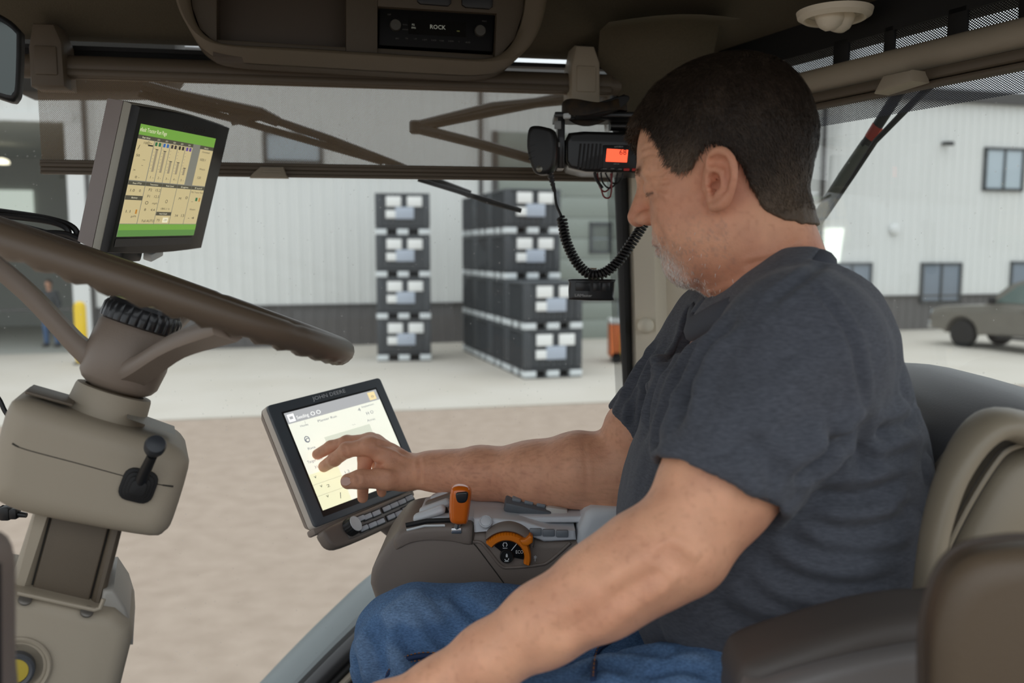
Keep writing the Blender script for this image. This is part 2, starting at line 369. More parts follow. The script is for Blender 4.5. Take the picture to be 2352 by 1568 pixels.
for j in range(4):
    x, y = c0 + dv * 1.32 * j
    for k in range(2 if j == 0 else 4):
        nm = ['lower crate of the short two-high stack', 'upper crate of the short two-high stack'][k] if j == 0 else '%s of the tall stack %s' % (lv[k], ['', 'behind the short stack', 'third in the row', 'farthest in the row'][j])
        crate(x, y, .025 + k * CH, a, 'black seed crate, ' + nm, 'crates in the row of stacks')

# bollard, small machine, person in the doorway
b0 = G(190, 838); mb = MB(); mb.lathe([(.13, 0), (.13, 1.3), (.11, 1.38), (.06, 1.42), (.01, 1.43)], 20)
t = thing('bollard', 'yellow round safety post standing beside the open doorway', 'bollard', Fr((b0[0], b0[1], .025), np.eye(3))); mb.build('post', M_yellow, t)
mb = MB(); mb.lathe([(.2, 0), (.19, .03), (.13, .05)], 20); mb.build('base_collar', M_trimd, t)
g0 = G(1412, 832)
t = thing('yard_machine', 'small orange and yellow wheeled machine showing behind the black window seal', 'machine', Fr((g0[0] + .25, g0[1], .025), np.eye(3)))
M_org2 = mat('machine_orange', (226, 120, 62), .5); M_yel2 = mat('machine_yellow', (206, 176, 84), .55)
mb = MB(); mb.box((-.28, 0, .5), (.22, .7, .8), r=.05); mb.build('side_panel', M_org2, t)
mb = MB(); mb.box((.15, 0, .42), (.66, .66, .62), r=.05); mb.box((.1, 0, .86), (.12, .1, .4)); mb.build('body', M_yel2, t)
mb = MB(); mb.box((-.15, 0, .95), (.5, .72, .1), r=.03); mb.build('top_cover', M_whitetrim, t)
mb = MB(); mb.box((.1, .1, 1.25), (.5, .4, .42), r=.05); mb.build('control_box', mat('pale_blue', (188, 198, 214), .5), t)
for sx_ in (-.25, .3):
    mb = MB(); mb.lathe([(.03, -.05), (.12, -.05), (.13, 0), (.12, .05), (.03, .05)], 18, M=Matrix.Translation((sx_, -.3, .13)) @ Matrix.Rotation(math.pi / 2, 4, 'X')); mb.build('wheel', M_rubber, t)

# pickup
M_tpaint = mat('truck_paint', (112, 108, 100), .3, var=.06, vscale=2, coat=.4); M_tglass = mat('truck_glass', (92, 108, 104), .08, spec=.9); M_chr = mat('chrome', (200, 202, 204), .25, metal=.9)
fw = G(2205, 799); rr = math.radians(37); pr = np.array([fw[0], fw[1]]) / math.hypot(fw[0], fw[1]); perp = np.array([pr[1], -pr[0]])
ax = math.cos(rr) * perp - math.sin(rr) * pr; lat = np.array([ax[1], -ax[0]])
if lat @ pr > 0: lat = -lat
TF = Fr((fw[0], fw[1], .025), np.stack([np.r_[ax, 0], (0, 0, 1), np.r_[lat, 0]], 1))   # x to the rear, y up, z to the near side
t = thing('pickup_truck', 'dusty grey brown pickup truck parked before the building', 'truck', TF)
zc = -.85
mb = MB(); low = [(-.95, .48), (-.98, .78), (-.9, .98), (-.6, 1.08), (.65, 1.17), (.8, 1.2), (4.6, 1.2), (4.65, .55), (3.9, .5)]
def arch(cx, r, up=True): return [(cx + r * math.cos(a_), .36 + r * math.sin(a_)) for a_ in np.linspace(0, math.pi, 9)]
poly = low[:-1] + [(4.1, .45)] + arch(3.45, .47) + [(2.9, .4), (.6, .4)] + arch(0, .47) + [(-.6, .42)]
mb.prism(poly, -1.72, .02, r=.05); mb.build('body', M_tpaint, t)
mb = MB(); cab_p = [(.62, 1.17), (1.28, 1.74), (1.55, 1.83), (2.7, 1.84), (3.0, 1.7), (3.05, 1.17)]
v0 = [(x, y, -.02 - (y - 1.17) * .22) for x, y in cab_p]; v1 = [(x, y, -1.68 + (y - 1.17) * .22) for x, y in cab_p]
mb.loft([v1, v0]); mb.build('cab', M_tpaint, t)
def side_pane(pts):
    mb = MB(); z_ = lambda y: -.005 - (y - 1.17) * .22
    mb.loft([[(x, y, z_(y) - .02) for x, y in pts], [(x, y, z_(y) + .008) for x, y in pts]]); mb.build('window', M_tglass, t)
side_pane([(.92, 1.25), (1.4, 1.68), (1.6, 1.74), (1.83, 1.74), (1.83, 1.25)]); side_pane([(1.97, 1.25), (1.97, 1.74), (2.65, 1.74), (2.85, 1.6), (2.9, 1.25)])
mb = MB(); mb.loft([[(.66, 1.22, zz) for zz in (-.12, -1.58)] + [(1.24, 1.72, zz) for zz in (-1.5, -.2)], [(.64, 1.245, zz) for zz in (-.12, -1.58)] + [(1.22, 1.745, zz) for zz in (-1.5, -.2)]]); mb.build('windshield', M_tglass, t)
for cx in (0, 3.45):
    for zz in (-.12, -1.58):
        mb = MB(); M_ = Matrix.Translation((cx, .36, zz)); mb.lathe([(.24, -.12), (.34, -.11), (.37, -.06), (.37, .06), (.34, .11), (.25, .12)], 28, M=M_); wh = mb.build('tire', M_rubber, t)
        mb = MB(); mb.lathe([(.02, .07), (.06, .08), (.07, .04), (.2, .06), (.25, .11), (.25, -.1), (.02, -.1)], 28, M=M_)
        for k in range(6): mb.box(tuple(M_ @ Vector((.14 * math.cos(k * 1.047), .14 * math.sin(k * 1.047), .06))), (.2, .06, .04), R=Matrix.Rotation(k * 1.047, 3, 'Z'))
        mb.build('rim', mat('wheel_rim', (196, 196, 192), .4), t)
mb = MB(); mb.box((.95, 1.3, .16), (.14, .2, .18), r=.04); mb.build('side_mirror', M_black, t)
mb = MB(); mb.box((2.2, .36, .03), (2.3, .06, .16), r=.02); mb.build('side_step', M_black, t)
mb = MB(); mb.box((-.97, .55, -.85), (.14, .22, 1.74), r=.05); mb.build('bumper', M_chr, t)
mb = MB(); mb.box((-.9, .86, -.1), (.14, .18, .2), r=.03); mb.build('headlamp', M_paneb, t)
for x in (1.9, 2.98):
    mb = MB(); mb.box((x, .85, .022), (.012, .7, .004)); mb.build('door_seam', M_black, t)
for x in (1.72, 2.85):
    mb = MB(); mb.box((x, 1.08, .035), (.2, .035, .03), r=.01); mb.build('door_handle', M_tpaint, t)
# ------------------------------------------------------------------ the cab shell
M_head = mat('headliner_fabric', (88, 80, 64), .95, var=.07, vscale=260, bump=.35, bscale=420)
M_beige = mat('beige_plastic', (234, 225, 205), .6, bump=.12, bscale=700)
M_tan = mat('tan_plastic', (164, 153, 135), .55, bump=.12, bscale=800)
M_tand = mat('tan_plastic_dark', (98, 87, 73), .5, bump=.12, bscale=800)
M_brown = mat('brown_plastic', (122, 111, 103), .5, bump=.12, bscale=900)
M_greyp = mat('grey_plastic', (206, 210, 215), .45, bump=.08, bscale=900)
M_dgrey = mat('dark_grey_panel', (84, 84, 80), .6, bump=.1, bscale=600)
M_glass = glass_mat('dusty_window_glass', (247, 249, 248), .5, dust=.62, dscale=70, haze=.022)
M_glass2 = glass_mat('rear_window_glass', (246, 249, 248), .4, dust=.6, dscale=60, haze=.018)
M_perf = perforated_mat('perforated_shade_fabric', (138, 116, 88), .0031, .262)
M_perf2 = perforated_mat('blue_grey_shade_fabric', (74, 80, 92), .0040, .225, .7)
CEIL = 2.95
L0 = P(85, 148, 1.42); R0 = P(1400, 192, 1.58); sd = R0 - L0; sd[2] = 0; sd /= np.linalg.norm(sd); sn = np.array([sd[1], -sd[0], 0])
SF = Fr(L0, np.stack([sd, (0, 0, 1), sn], 1))                      # front-right shade and glass
C0 = P(1850, 205, 1.40); C1 = P(2352, 95, 1.08); rd = C1 - C0; rd[2] = 0; rd /= np.linalg.norm(rd); rn = np.array([rd[1], -rd[0], 0])
RF = Fr(C0, np.stack([rd, (0, 0, 1), rn], 1))                      # rear shade and glass
def slab(name, pts, z0, z1, m, **k):
    mb = MB(); mb.prism([(p[0], p[1]) for p in pts], z0, z1, **k); return tag(mb.build(name, m), kind='structure')
glx = lambda s_, w=0.: SF.p((s_, 0, -w)); rgx = lambda s_, w=0.: RF.p((s_, 0, -w))
# roof cut short on the unseen near side to admit daylight, far edge following the panes
edge = [SF.p((-.75, 0, -.055)), SF.p((1.02, 0, -.055)), RF.p((-.25, 0, -.12)), RF.p((.95, 0, -.12))]
ol = [np.array([e[0], e[1], CEIL]) for e in edge]; CI = CEIL + .075
il = [ol[0] + (0, -.24, .075), ol[1] + (-.24, -.27, .075), ol[2] + (-.36, -.22, .075), ol[3] + (-.42, 0, .075)]
va, vb, vc = (-1.55, .2, CI), (.72, .2, CI), (1.1, .2, CEIL); tp = [(-1.55, .2, CEIL + .2)] + [(q[0], q[1], CEIL + .2) for q in ol] + [(1.1, .2, CEIL + .2)]
mb = MB(); mb.add([va] + ol + [vc] + il + [vb] + tp, [[0, 1, 6], [1, 2, 7, 6], [2, 3, 8, 7], [3, 4, 9, 8], [4, 5, 10, 9], [0, 6, 7, 8, 9, 10], [11, 12, 13, 14, 15, 16], [0, 11, 12, 1], [1, 12, 13, 2], [2, 13, 14, 3], [3, 14, 15, 4], [4, 15, 16, 5], [0, 10, 5, 16, 11]])
cl = tag(mb.build('ceiling', M_head, smooth=50), kind='structure')
slab('floor', [(-1.5, -.6)] + [(e[0], e[1]) for e in edge] + [(.95, -.6)], 1.28, 1.34, M_dgrey)
# corner post between the two panes, lofted as one beige moulding
def post():
    rows = [  # py : seal-left px, seal-right px, crease px, right px
        (150, 1398, 1424, 1470, 1600), (230, 1404, 1432, 1500, 1608), (330, 1408, 1438, 1512, 1610), (450, 1412, 1442, 1514, 1612), (600, 1418, 1446, 1517, 1613), (760, 1424, 1450, 1521, 1614), (900, 1431, 1453, 1526, 1615), (1060, 1440, 1458, 1532, 1616), (1180, 1448, 1462, 1536, 1617)]
    face = []; seal = []
    for py, a, b, c, d in rows:
        q = lambda px, Y: P(px, py, Y)
        face.append([q(b, 1.60), q(b + 10, 1.585), q(c - 14, 1.575), q(c - 2, 1.595), q(c + 12, 1.60), q(c + 40, 1.585), q(d - 12, 1.57), q(d, 1.575), q(d + 4, 1.66), q(b + 2, 1.68)])
        seal.append([q(a, 1.605), q(a + 4, 1.59), q((a + b) / 2, 1.582), q(b - 2, 1.59), q(b + 3, 1.61), q(b, 1.67), q(a, 1.67)])
    mb = MB(); mb.loft(face); tag(mb.build('pillar', M_beige, smooth=50), kind='structure')
    mb = MB(); mb.loft(seal); tag(mb.build('trim_1', M_rubber, smooth=60), kind='structure')
    s2 = [[P(d + x, py, Y) for x, Y in ((3, 1.575), (22, 1.56), (24, 1.62), (3, 1.64))] for py, a, b, c, d in rows]
    mb = MB(); mb.loft(s2); tag(mb.build('trim_2', M_rubber, smooth=60), kind='structure')
    # rounded headliner corner above the post
    cr = []
    for px, py, Y in ((1372, 148, 1.56), (1392, 168, 1.57), (1412, 195, 1.575), (1424, 232, 1.575), (1436, 300, 1.575)):
        a0 = P(px, py, Y); top = np.array([a0[0] + .05, a0[1] - .22, CEIL + .01])
        row = [a0]
        for k in range(1, 7):
            u = k / 6; e_ = P(1640, 118 + (py - 148) * 1.15, 1.54)
            row.append(a0 * (1 - u) + e_ * u + np.array([0, -.035 * math.sin(math.pi * u) - .0, 0]))
        cr.append(row)
    up = [np.array([q[0] + .0, q[1] - .18, CEIL + .005]) for q in cr[0]]; mid = [(p_ * .5 + u_ * .5) + np.array([0, .05, .035]) for p_, u_ in zip(cr[0], up)]
    mb = MB(); mb.loft([up, mid] + cr, closed=False); tag(mb.build('trim_3', M_head, smooth=70), kind='structure')
post()
mb = MB(); mb.lathe([(.001, .016), (.008, .016), (.0125, .013), (.0145, .008), (.015, 0)], 24)
f = Fr.at(1481, 747, 1.572, yaw=18)
t = thing('plug_button', 'round beige plug cap on the corner post', 'cap', f); mb.build('cap', M_beige, t)
# panes (real sheets, a little behind the shades)
def sheet(name, fr, x0, x1, z0, z1, w, m):
    mb = MB(); n = 6
    xs = np.linspace(x0, x1, n); mb.loft([[fr.p((x, z - fr.o[2], -w)) for z in (z0, z1)] for x in xs], closed=False)
    return tag(mb.build(name, m, smooth=60), kind='structure')
sheet('window_1', SF, -.75, 1.06, 1.42, 2.97, .04, M_glass)
sheet('window_2', RF, -.30, .95, 1.42, 2.97, .06, M_glass2)
# frit of dots printed along the seal
frit = perforated_mat('window_frit', (16, 16, 17), .0036, .30)
mb = MB(); rws = []
for py, a in ((180, 1396), (330, 1406), (450, 1411), (600, 1417), (760, 1423), (900, 1430), (1060, 1438)): rws.append([SF.inv(P(a - 16, py, 1.615)), SF.inv(P(a + 4, py, 1.615))])
mb.loft(rws, closed=False); t = tag(thing('frit_band', 'dotted black border printed on the glass beside the window seal', 'border', SF), kind='structure'); mb.build('dot_band', frit, t, smooth=0)
# gap seal above the front shade, above the rear shade
mb = MB(); mb.box((.66, .036, -.045), (2.0, .007, .02)); mb.box((.26, .031, -.05), (.72, .018, .02)); t = tag(thing('trim_4', None, None, SF), kind='structure'); mb.build('seal', M_rubber, t)
mb = MB(); mb.box((.40, .088, -.05), (1.3, .05, .05)); t = tag(thing('trim_5', None, None, RF), kind='structure'); mb.build('seal', M_rubber, t)
# sill curve of the big pane: outer grey lip, black gap, dark rail, thin beige rail, dark lower wall
sill = [(470, 1700), (560, 1610), (650, 1515), (745, 1420), (850, 1325), (980, 1240), (1110, 1180), (1280, 1125), (1450, 1095), (1640, 1080)]
def strip(off0, off1, Y0, Y1, thick, name, m):
    """a moulding swept along the sill; offsets are downward-right in the pane plane"""
    pts = smooth_poly(sill, 4); rows = []
    for i, q in enumerate(pts):
        t_ = pts[min(i + 1, len(pts) - 1)] - pts[max(i - 1, 0)]; t_ /= np.linalg.norm(t_); n_ = np.array([-t_[1], t_[0]]); u = i / (len(pts) - 1)
        Yb = 1.46 + .10 * u
        e0 = P(*(q + n_ * off0), Yb + Y0); e1 = P(*(q + n_ * off1), Yb + Y1); b = np.array([0, thick, 0])
        rows.append([e0, e0 * .65 + e1 * .35 - b * .35, e0 * .35 + e1 * .65 - b * .35, e1, e1 + b, e0 + b])
    mb = MB(); mb.loft(rows); return mb.build(name, m, smooth=50)
M_lip = mat('grey_outer_lip', (122, 130, 132), .35); M_railb = mat('thin_beige_rail', (158, 148, 134), .5)
tag(strip(0, 66, .10, .03, .02, 'trim_6', M_lip), kind='structure'); tag(strip(64, 74, .02, .02, .03, 'trim_7', M_rubber), kind='structure')
tag(strip(73, 112, .0, .0, .03, 'trim_8', mat('dark_rail', (62, 62, 64), .4)), kind='structure'); tag(strip(110, 132, .0, .0, .02, 'trim_9', M_rubber), kind='structure')
tag(strip(130, 146, -.01, -.01, .02, 'trim_10', M_railb), kind='structure'); tag(strip(146, 620, .03, -.12, .03, 'wall_right', M_dgrey), kind='structure')
# rear lower wall under the rear pane
mb = MB(); mb.loft([[RF.p((x, z - RF.o[2], -.04)) for z in (1.30, 1.9)] + [RF.p((x, z - RF.o[2], -.09)) for z in (1.9, 1.30)] for x in np.linspace(-.2, .95, 5)]); tag(mb.build('wall_rear', M_dgrey), kind='structure')
mb = MB(); mb.box((-.25, -.62, 1.575), (2.5, .05, .55)); tag(mb.build('wall_left', M_dgrey), kind='structure')  # unseen low wall behind the camera, added and sized to hold back light

# ------------------------------------------------------------------ sunshades
def tubeX(mb, x0, x1, y, z, r, mi=0, n=20): mb.tube([(x0, y, z), (x1, y, z)], r, n, mi)
t = thing('roller_sunshade', 'brown perforated roller sunshade pulled down across the big side window', 'sunshade', SF)
LEN = SF.l(1400, 192)[0]; zb = SF.l(740, 390)[1]
mb = MB(); tubeX(mb, -.02, LEN, -.003, 0, .0190); mb.box((LEN / 2, -.014, .006), (LEN, .012, .030), r=.004); mb.build('roller_tube', M_tand, t)
mb = MB(); mb.add([(0, -.01, .004), (LEN, -.01, .004), (LEN, zb, .004), (0, zb, .004)], [[0, 1, 2, 3]]); mb.build('fabric', M_perf, t, smooth=0)
mb = MB()
for k, (dy, h, d) in enumerate(((.0075, .006, .010), (.002, .007, .013), (-.005, .007, .010), (-.0105, .005, .013))): mb.box((LEN / 2, zb + dy - .001, .004), (LEN + .004, h, d), r=.002)
mb.build('bottom_bar', M_tand, t)
x0, y0 = SF.l(575, 409, .014); x1, _ = SF.l(664, 409, .014); xa, ya = SF.l(600, 384, .014); xb, _ = SF.l(652, 384, .012)
mb = MB(); mb.prism([(x0, y0), (x1, y0), (x1 - .004, y0 + .006), (xb, ya), (xa, ya), (x0 + .004, y0 + .006)], .008, .026, r=.003)
for k in range(3): mb.box(((xa + xb) / 2, ya - .004 - k * .004, .0265), ((xb - xa) * (.75 + .08 * k), .0018, .003))
mb.build('pull_tab', M_tan, t)
for px, pw in ((122, 80), (1336, 68)):
    x, y = SF.l(px, 130); hw = SF.l(px + pw / 2, 130)[0] - x
    mb = MB(); mb.prism([(x - hw, -.04), (x + hw, -.04), (x + hw * .95, .03), (x + hw * .55, .058), (x - hw * .7, .058), (x - hw, .02)], -.03, .034, r=.008)
    mb.box((x, .0, .034), (hw * 1.3, .045, .006), r=.003); mb.build('end_bracket', M_tan if px > 1000 else M_tand, t)
mb = MB(); mb.tube([(LEN * .985, -.004, .0), (LEN * 1.02, -.004, 0)], .017, 16); mb.build('end_cap', M_tand, t)

t = thing('rear_sunshade', 'beige roller sunshade with blue grey fabric above the rear window', 'sunshade', RF)
LR0, LR1 = -.10, .62
mb = MB(); tubeX(mb, LR0, LR1, .006, .002, .021); mb.build('roller_tube', M_tan, t)
mb = MB(); mb.box(((LR0 + LR1) / 2, -.021, .01), (LR1 - LR0, .014, .03), r=.005); mb.box(((LR0 + LR1) / 2, -.033, .008), (LR1 - LR0, .008, .02), r=.003); mb.build('bottom_bar', M_tand, t)
q = RF.l(2085, 152, .03)
mb = MB(); mb.prism([(q[0] - .035, -.040), (q[0] + .03, -.034), (q[0] + .024, -.018), (q[0] - .02, -.018)], .02, .055, r=.004); mb.build('pull_tab', M_tan, t)
zl = RF.l(1960, 277)[1]
mb = MB(); mb.add([(LR0, -.02, -.004), (LR1, -.02, -.004), (LR1, zl, -.004), (LR0, zl, -.004)], [[0, 1, 2, 3]]); mb.build('fabric', M_perf2, t, smooth=0)
mb = MB(); mb.prism([(LR0 - .05, -.03), (LR0 + .005, -.03), (LR0 + .005, .03), (LR0 - .03, .045), (LR0 - .05, .04)], -.02, .03, r=.006); mb.build('end_bracket', M_tand, t)
mb = MB(); mb.add([(LR0 + .02, .026, -.03), (LR1, .026, -.03), (LR1, .066, -.03), (LR0 + .02, .066, -.03)], [[0, 1, 2, 3]]); mbv = mb; mb.build('vent_mesh', perforated_mat('vent_mesh_fabric', (14, 14, 15), .0044, .20, .8), t, smooth=0)

for x_ in (.045, .135, .245, .345, .47):
    mb = MB(); mb.box((x_, .046, -.028), (.03 if x_ != .135 else .018, .05, .006), r=.002); mb.build('vent_clip', M_rubber, t)

# ------------------------------------------------------------------ wipers and mirror arms outside
WF = Fr(SF.p((0, 0, -.13)), SF.R); M_wip = mat('wiper_black', (30, 33, 32), .5)
def bar(mb, fr, pts, r, w=0, flat=None, n=8):
    mb.tube([fr.l3(a, b, w) for a, b in pts], r, n, flat=flat)
t = thing('window_wiper', 'long black wiper with its blade tip below the brown sunshade', 'wiper', WF)
mb = MB(); bar(mb, WF, [(330, 198), (420, 222), (600, 262), (640, 280)], [.0115, .0115, .0125, .0095]); mb.build('arm', M_wip, t)
mb = MB(); bar(mb, WF, [(320, 216), (530, 272), (880, 372)], .0065); mb.build('link_rod', M_wip, t)
mb = MB(); bar(mb, WF, [(590, 262), (760, 320), (900, 374), (990, 412), (1080, 446)], .0075); bar(mb, WF, [(530, 275), (600, 262)], .011); mb.build('blade_holder', M_wip, t)
mb = MB(); bar(mb, WF, [(960, 412), (1080, 448), (1120, 461), (1197, 484)], [.004, .0045, .006, .0045], w=.012); mb.build('blade', M_rubber, t)
mb = MB(); q = WF.l3(1390, 208, -.1); mb.box((q[0] + .03, q[1] + .03, q[2] + .11), (.1, .16, .26), r=.01); mam = mb
t = thing('mirror_arm', 'bent tubular mirror arm pointing left behind the brown sunshade', 'mirror arm', WF)
mb = MB(); bar(mb, WF, [(1395, 205), (1310, 228), (1130, 246), (950, 291)], .0105, w=-.1); mb.tube([WF.l3(1395, 212, -.1), WF.l3(1300, 222, -.1), WF.l3(955, 291, -.1)], .0105, 8); mb.build('upper_bar', M_wip, t)
mb = MB(); bar(mb, WF, [(950, 293), (1100, 330), (1235, 368), (1330, 392)], .0105, w=-.1); mb.build('lower_bar', M_wip, t)
mb = MB(); mb.lathe([(.010, -.013), (.013, -.009), (.013, .009), (.010, .013)], 14, M=Matrix.Translation(WF.l3(955, 292, -.1)) @ Matrix.Rotation(math.pi / 2, 4, 'X')); mb.build('joint', M_wip, t)
mam.build('roof_mount', M_wip, t)
BX = Fr(SF.p((0, 0, -.30)), SF.R); a = BX.l(40, 212); b = BX.l(402, 60); c = BX.l(372, 212)
mb = MB(); mb.prism([(a[0], a[1]), (c[0], c[1]), (b[0], c[1] + .04), (b[0], b[1]), (a[0], b[1])], -.1, 0, r=.01)
t = thing('roof_lamp_housing', 'dark exterior lamp housing under the roof edge behind the sunshade', 'lamp housing', BX); mb.build('shell', mat('housing_dark', (44, 42, 38), .6), t)
RW = Fr(RF.p((0, 0, -.12)), RF.R); M_wipg = mat('wiper_grey_green', (92, 98, 88), .45)
t = thing('rear_wiper', 'grey green wiper arm with a red band outside the rear window', 'wiper', RW)
mb = MB(); mb.tube([RW.l3(1868, 520), RW.l3(1940, 405), RW.l3(1990, 330)], [.014, .0135, .012], 10, flat=.4); mb.build('arm', M_wipg, t)
mb = MB(); mb.tube([RW.l3(1985, 336), RW.l3(2050, 235), RW.l3(2112, 140)], [.010, .0105, .0105], 10, flat=.5); mb.build('upper_arm', M_wip, t)
mb = MB(); mb.tube([RW.l3(1998, 318), RW.l3(2016, 289)], .0112, 10, flat=.6); mb.build('red_band', mat('red_tape', (178, 58, 44), .5), t)
mb = MB(); mb.tube([RW.l3(1895, 500, .012), RW.l3(1962, 400, .012), RW.l3(2010, 325, .012), RW.l3(2100, 232, .012), RW.l3(2210, 130, .012)], [.003, .0035, .0045, .0055, .0055], 8); mb.build('blade', M_rubber, t)

# ------------------------------------------------------------------ dome light on the ceiling
o = P(1915, 72, 1.30); o[2] = CEIL
t = thing('dome_light', 'round beige cab reading light with two swivel lamps on the headliner', 'light', Fr(o, np.diag([1, 1, 1.])))
mb = MB(); mb.lathe([(.054, .0), (.052, -.008), (.044, -.013), (.041, -.011), (.039, -.003)], 40, cap=False); mb.lathe([(.039, -.004), (.001, -.006)], 40, cap=False); mb.build('bezel', M_beige, t)
for x, y in ((-.012, -.006), (.013, .004)):
    mb = MB(); mb.lathe([(.002, -.030), (.012, -.027), (.018, -.02), (.02, -.011), (.02, -.002)], 20, M=Matrix.Translation((x, y, 0)) @ Matrix.Rotation(.3 if x > 0 else -.35, 4, 'Y')); mb.build('swivel_lamp', M_beige, t)
# ------------------------------------------------------------------ steering wheel and column
M_wheel = mat('wheel_brown', (98, 84, 70), .38, bump=.15, bscale=900)
M_hub = mat('hub_brown', (136, 122, 110), .42, bump=.12, bscale=900)
M_capb = mat('knob_black', (26, 28, 32), .35, coat=.3)
M_line = mat('seam_dark', (48, 44, 38), .7)
Cw = P(355, 655, .92); vv = (Cw - EYE) / np.linalg.norm(Cw - EYE)
e1 = .946 * RGT - .325 * UPV; e1 -= vv * (e1 @ vv); e1 /= np.linalg.norm(e1); e2 = np.cross(-vv, e1)
CF = Fr(Cw, np.stack([e1, e2, -vv], 1))
YW = Matrix.Rotation(-math.pi / 2, 4, 'X')          # lathe axis z -> local y
def lathe_y(mb, prof_px, n=32, mi=0, dx=0., wob=None):
    """profile along the column axis: (radius m, y m)"""
    mb.lathe([(r, y) for r, y in prof_px], n, mi, Matrix.Translation((dx, 0, 0)) @ YW, wob=wob)
def ay(px, py): return CF.l(px, py)[1]
PX = CF.mpp()
sw = thing('steering_wheel', 'brown steering wheel with finger grip waves and a black ribbed centre knob', 'steering wheel', CF)
tilt = Matrix.Rotation(math.radians(1.6), 4, 'X')
mb = MB(); RM = 413 * PX; K = 150; pts = []; rad = []
for k in range(K):
    a = 2 * math.pi * k / K; pts.append(tilt @ Vector((RM * math.cos(a), 0, RM * math.sin(a))))
nn = 14; v = []; fcs = []
for k, p_ in enumerate(pts):
    a = 2 * math.pi * k / K; out = (tilt @ Vector((math.cos(a), 0, math.sin(a)))).normalized(); up_ = (tilt @ Vector((0, 1, 0)))
    seam = abs(((math.degrees(a) + 6.3) % 120) - 60) < 1.3
    for i in range(nn):
        b_ = 2 * math.pi * i / nn; r_ = .0140 if not seam else .0128
        lowr = max(0., -math.cos(b_ - .35)); g = .0030 * lowr ** 2 * math.sin(a * 48)
        v.append(p_ + (up_ * math.cos(b_) + out * math.sin(b_)) * (r_ + g) * (1.0 if math.cos(b_) > -9 else 1))
for k in range(K):
    for i in range(nn): fcs.append([k * nn + i, k * nn + (i + 1) % nn, ((k + 1) % K) * nn + (i + 1) % nn, ((k + 1) % K) * nn + i])
mb.add(v, fcs); mb.build('rim', M_wheel, sw, smooth=60)
yh0, yh1, yh2 = ay(281, 887), ay(300, 830), ay(325, 753)
mb = MB(); lathe_y(mb, [(.030, yh0 - .004), (.036, yh0), (.040, yh0 + .006), (.0425, yh1), (.0395, yh2 - .004), (.037, yh2)], 36); mb.build('hub', M_hub, sw)
for ang in (70, 186, -76):
    a = math.radians(ang); o3 = Vector((math.cos(a), 0, math.sin(a))); s3 = Vector((-math.sin(a), 0, math.cos(a))); U3 = Vector((0, 1, 0))
    end = tilt @ (o3 * (RM - .004)); y0 = yh1 - .006
    path = [o3 * .02 + U3 * (y0 - .006), o3 * .05 + U3 * (y0 + .006), o3 * (RM * .55) + U3 * (y0 * .52), end + U3 * -.010]
    ws = (.020, .0155, .0125, .015); ths = (.014, .011, .010, .009); rings = []
    for p_, w_, th in zip([Vector(q) for q in smooth_poly([tuple(x) for x in path], 5)], np.interp(np.linspace(0, 3, 16), range(4), ws), np.interp(np.linspace(0, 3, 16), range(4), ths)):
        rings.append([p_ + s3 * (w_ * cx) + U3 * (th * cy) for cx, cy in ((-1, -.45), (-.75, -1), (.75, -1), (1, -.45), (1, .45), (.75, 1), (-.75, 1), (-1, .45))])
    mb = MB(); mb.loft(rings); mb.build('spoke', M_hub, sw, smooth=50)
yk0, yk1 = ay(317, 751), ay(338, 712)
mb = MB(); lathe_y(mb, [(.036, yk0), (.0405, yk0 + .002), (.0410, yk0 + .006), (.0405, yk1 - .004), (.038, yk1)], 216, wob=lambda a, j: 1 - (.04 if 0 < j < 4 else 0) * max(0, math.cos(a * 27)) ** 3)
lathe_y(mb, [(.0375, yk1 - .001), (.036, yk1 + .004), (.026, yk1 + .0065), (.010, yk1 + .0072), (.001, yk1 + .0073)], 40)
kn = mb.build('knob', M_capb, sw, smooth=40)
mb = MB(); lathe_y(mb, [(.022, yh0 - .018), (.024, yh0 - .016), (.026, yh0 + .002), (.02, yh0 + .004)], 28); mb.build('shaft_sleeve', mat('bronze_sleeve', (84, 68, 50), .4), sw)

# column : housing, lever, post
sc_ = thing('steering_column', 'tan steering column with rounded upper housing and grooved post', 'steering column', CF)
yc0, yc1 = ay(258, 955), ay(275, 900)
mb = MB(); lathe_y(mb, [(.041, yc0 - .02), (.0405, yc0), (.0385, yc1 - .003), (.0375, yc1), (.030, yc1 + .0005), (.029, yc1 - .01)], 36); mb.build('collar', M_tan, sc_)
def poly(fr, pts, w=0.): return [tuple(fr.l(a, b, w)) for a, b in pts]
oz = .078
hs = smooth_poly([(72, 900), (40, 918), (18, 990), (0, 1080), (10, 1112), (70, 1142), (210, 1172), (345, 1196), (378, 1186), (396, 1158), (428, 1052), (424, 1022), (396, 998), (330, 978), (190, 936)], 3, closed=True)
mb = MB(); mb.pillow(poly(CF, hs, 0), -.075, oz, .022); mb.build('housing', M_tan, sc_, smooth=60)
mb = MB(); mb.tube([CF.l3(a, b, oz - .0006) for a, b in smooth_poly([(28, 1018), (60, 1032), (180, 1064), (290, 1094), (355, 1110), (398, 1117)], 4)], .0009, 6); mb.build('seam', M_line, sc_)
mb = MB(); q = CF.l3(150, 905, 0); mb.box((q[0] - .01, q[1] - .002, .02), (.044, .003, .06), r=.001); mb.build('top_cover', M_tand, sc_)
mb = MB(); q = CF.l(352, 985, .05)
Mx = Matrix.Translation((q[0] - .002, q[1] + .0035, .03)) @ Matrix.Rotation(math.radians(-4), 4, 'Z')
mb.add([Mx @ Vector(x) for x in ((-.026, 0, .034), (.024, 0, .03), (.024, 0, -.03), (-.026, 0, -.03))], [[0, 1, 2, 3]]); mb.build('label_plate', mat('label_grey', (150, 146, 136), .5), sc_, smooth=0)
lb = CF.l3(318, 1114, oz); lt_ = CF.l3(350, 1046, oz + .035); lk = CF.l3(356, 1025, oz + .040)
mb = MB()
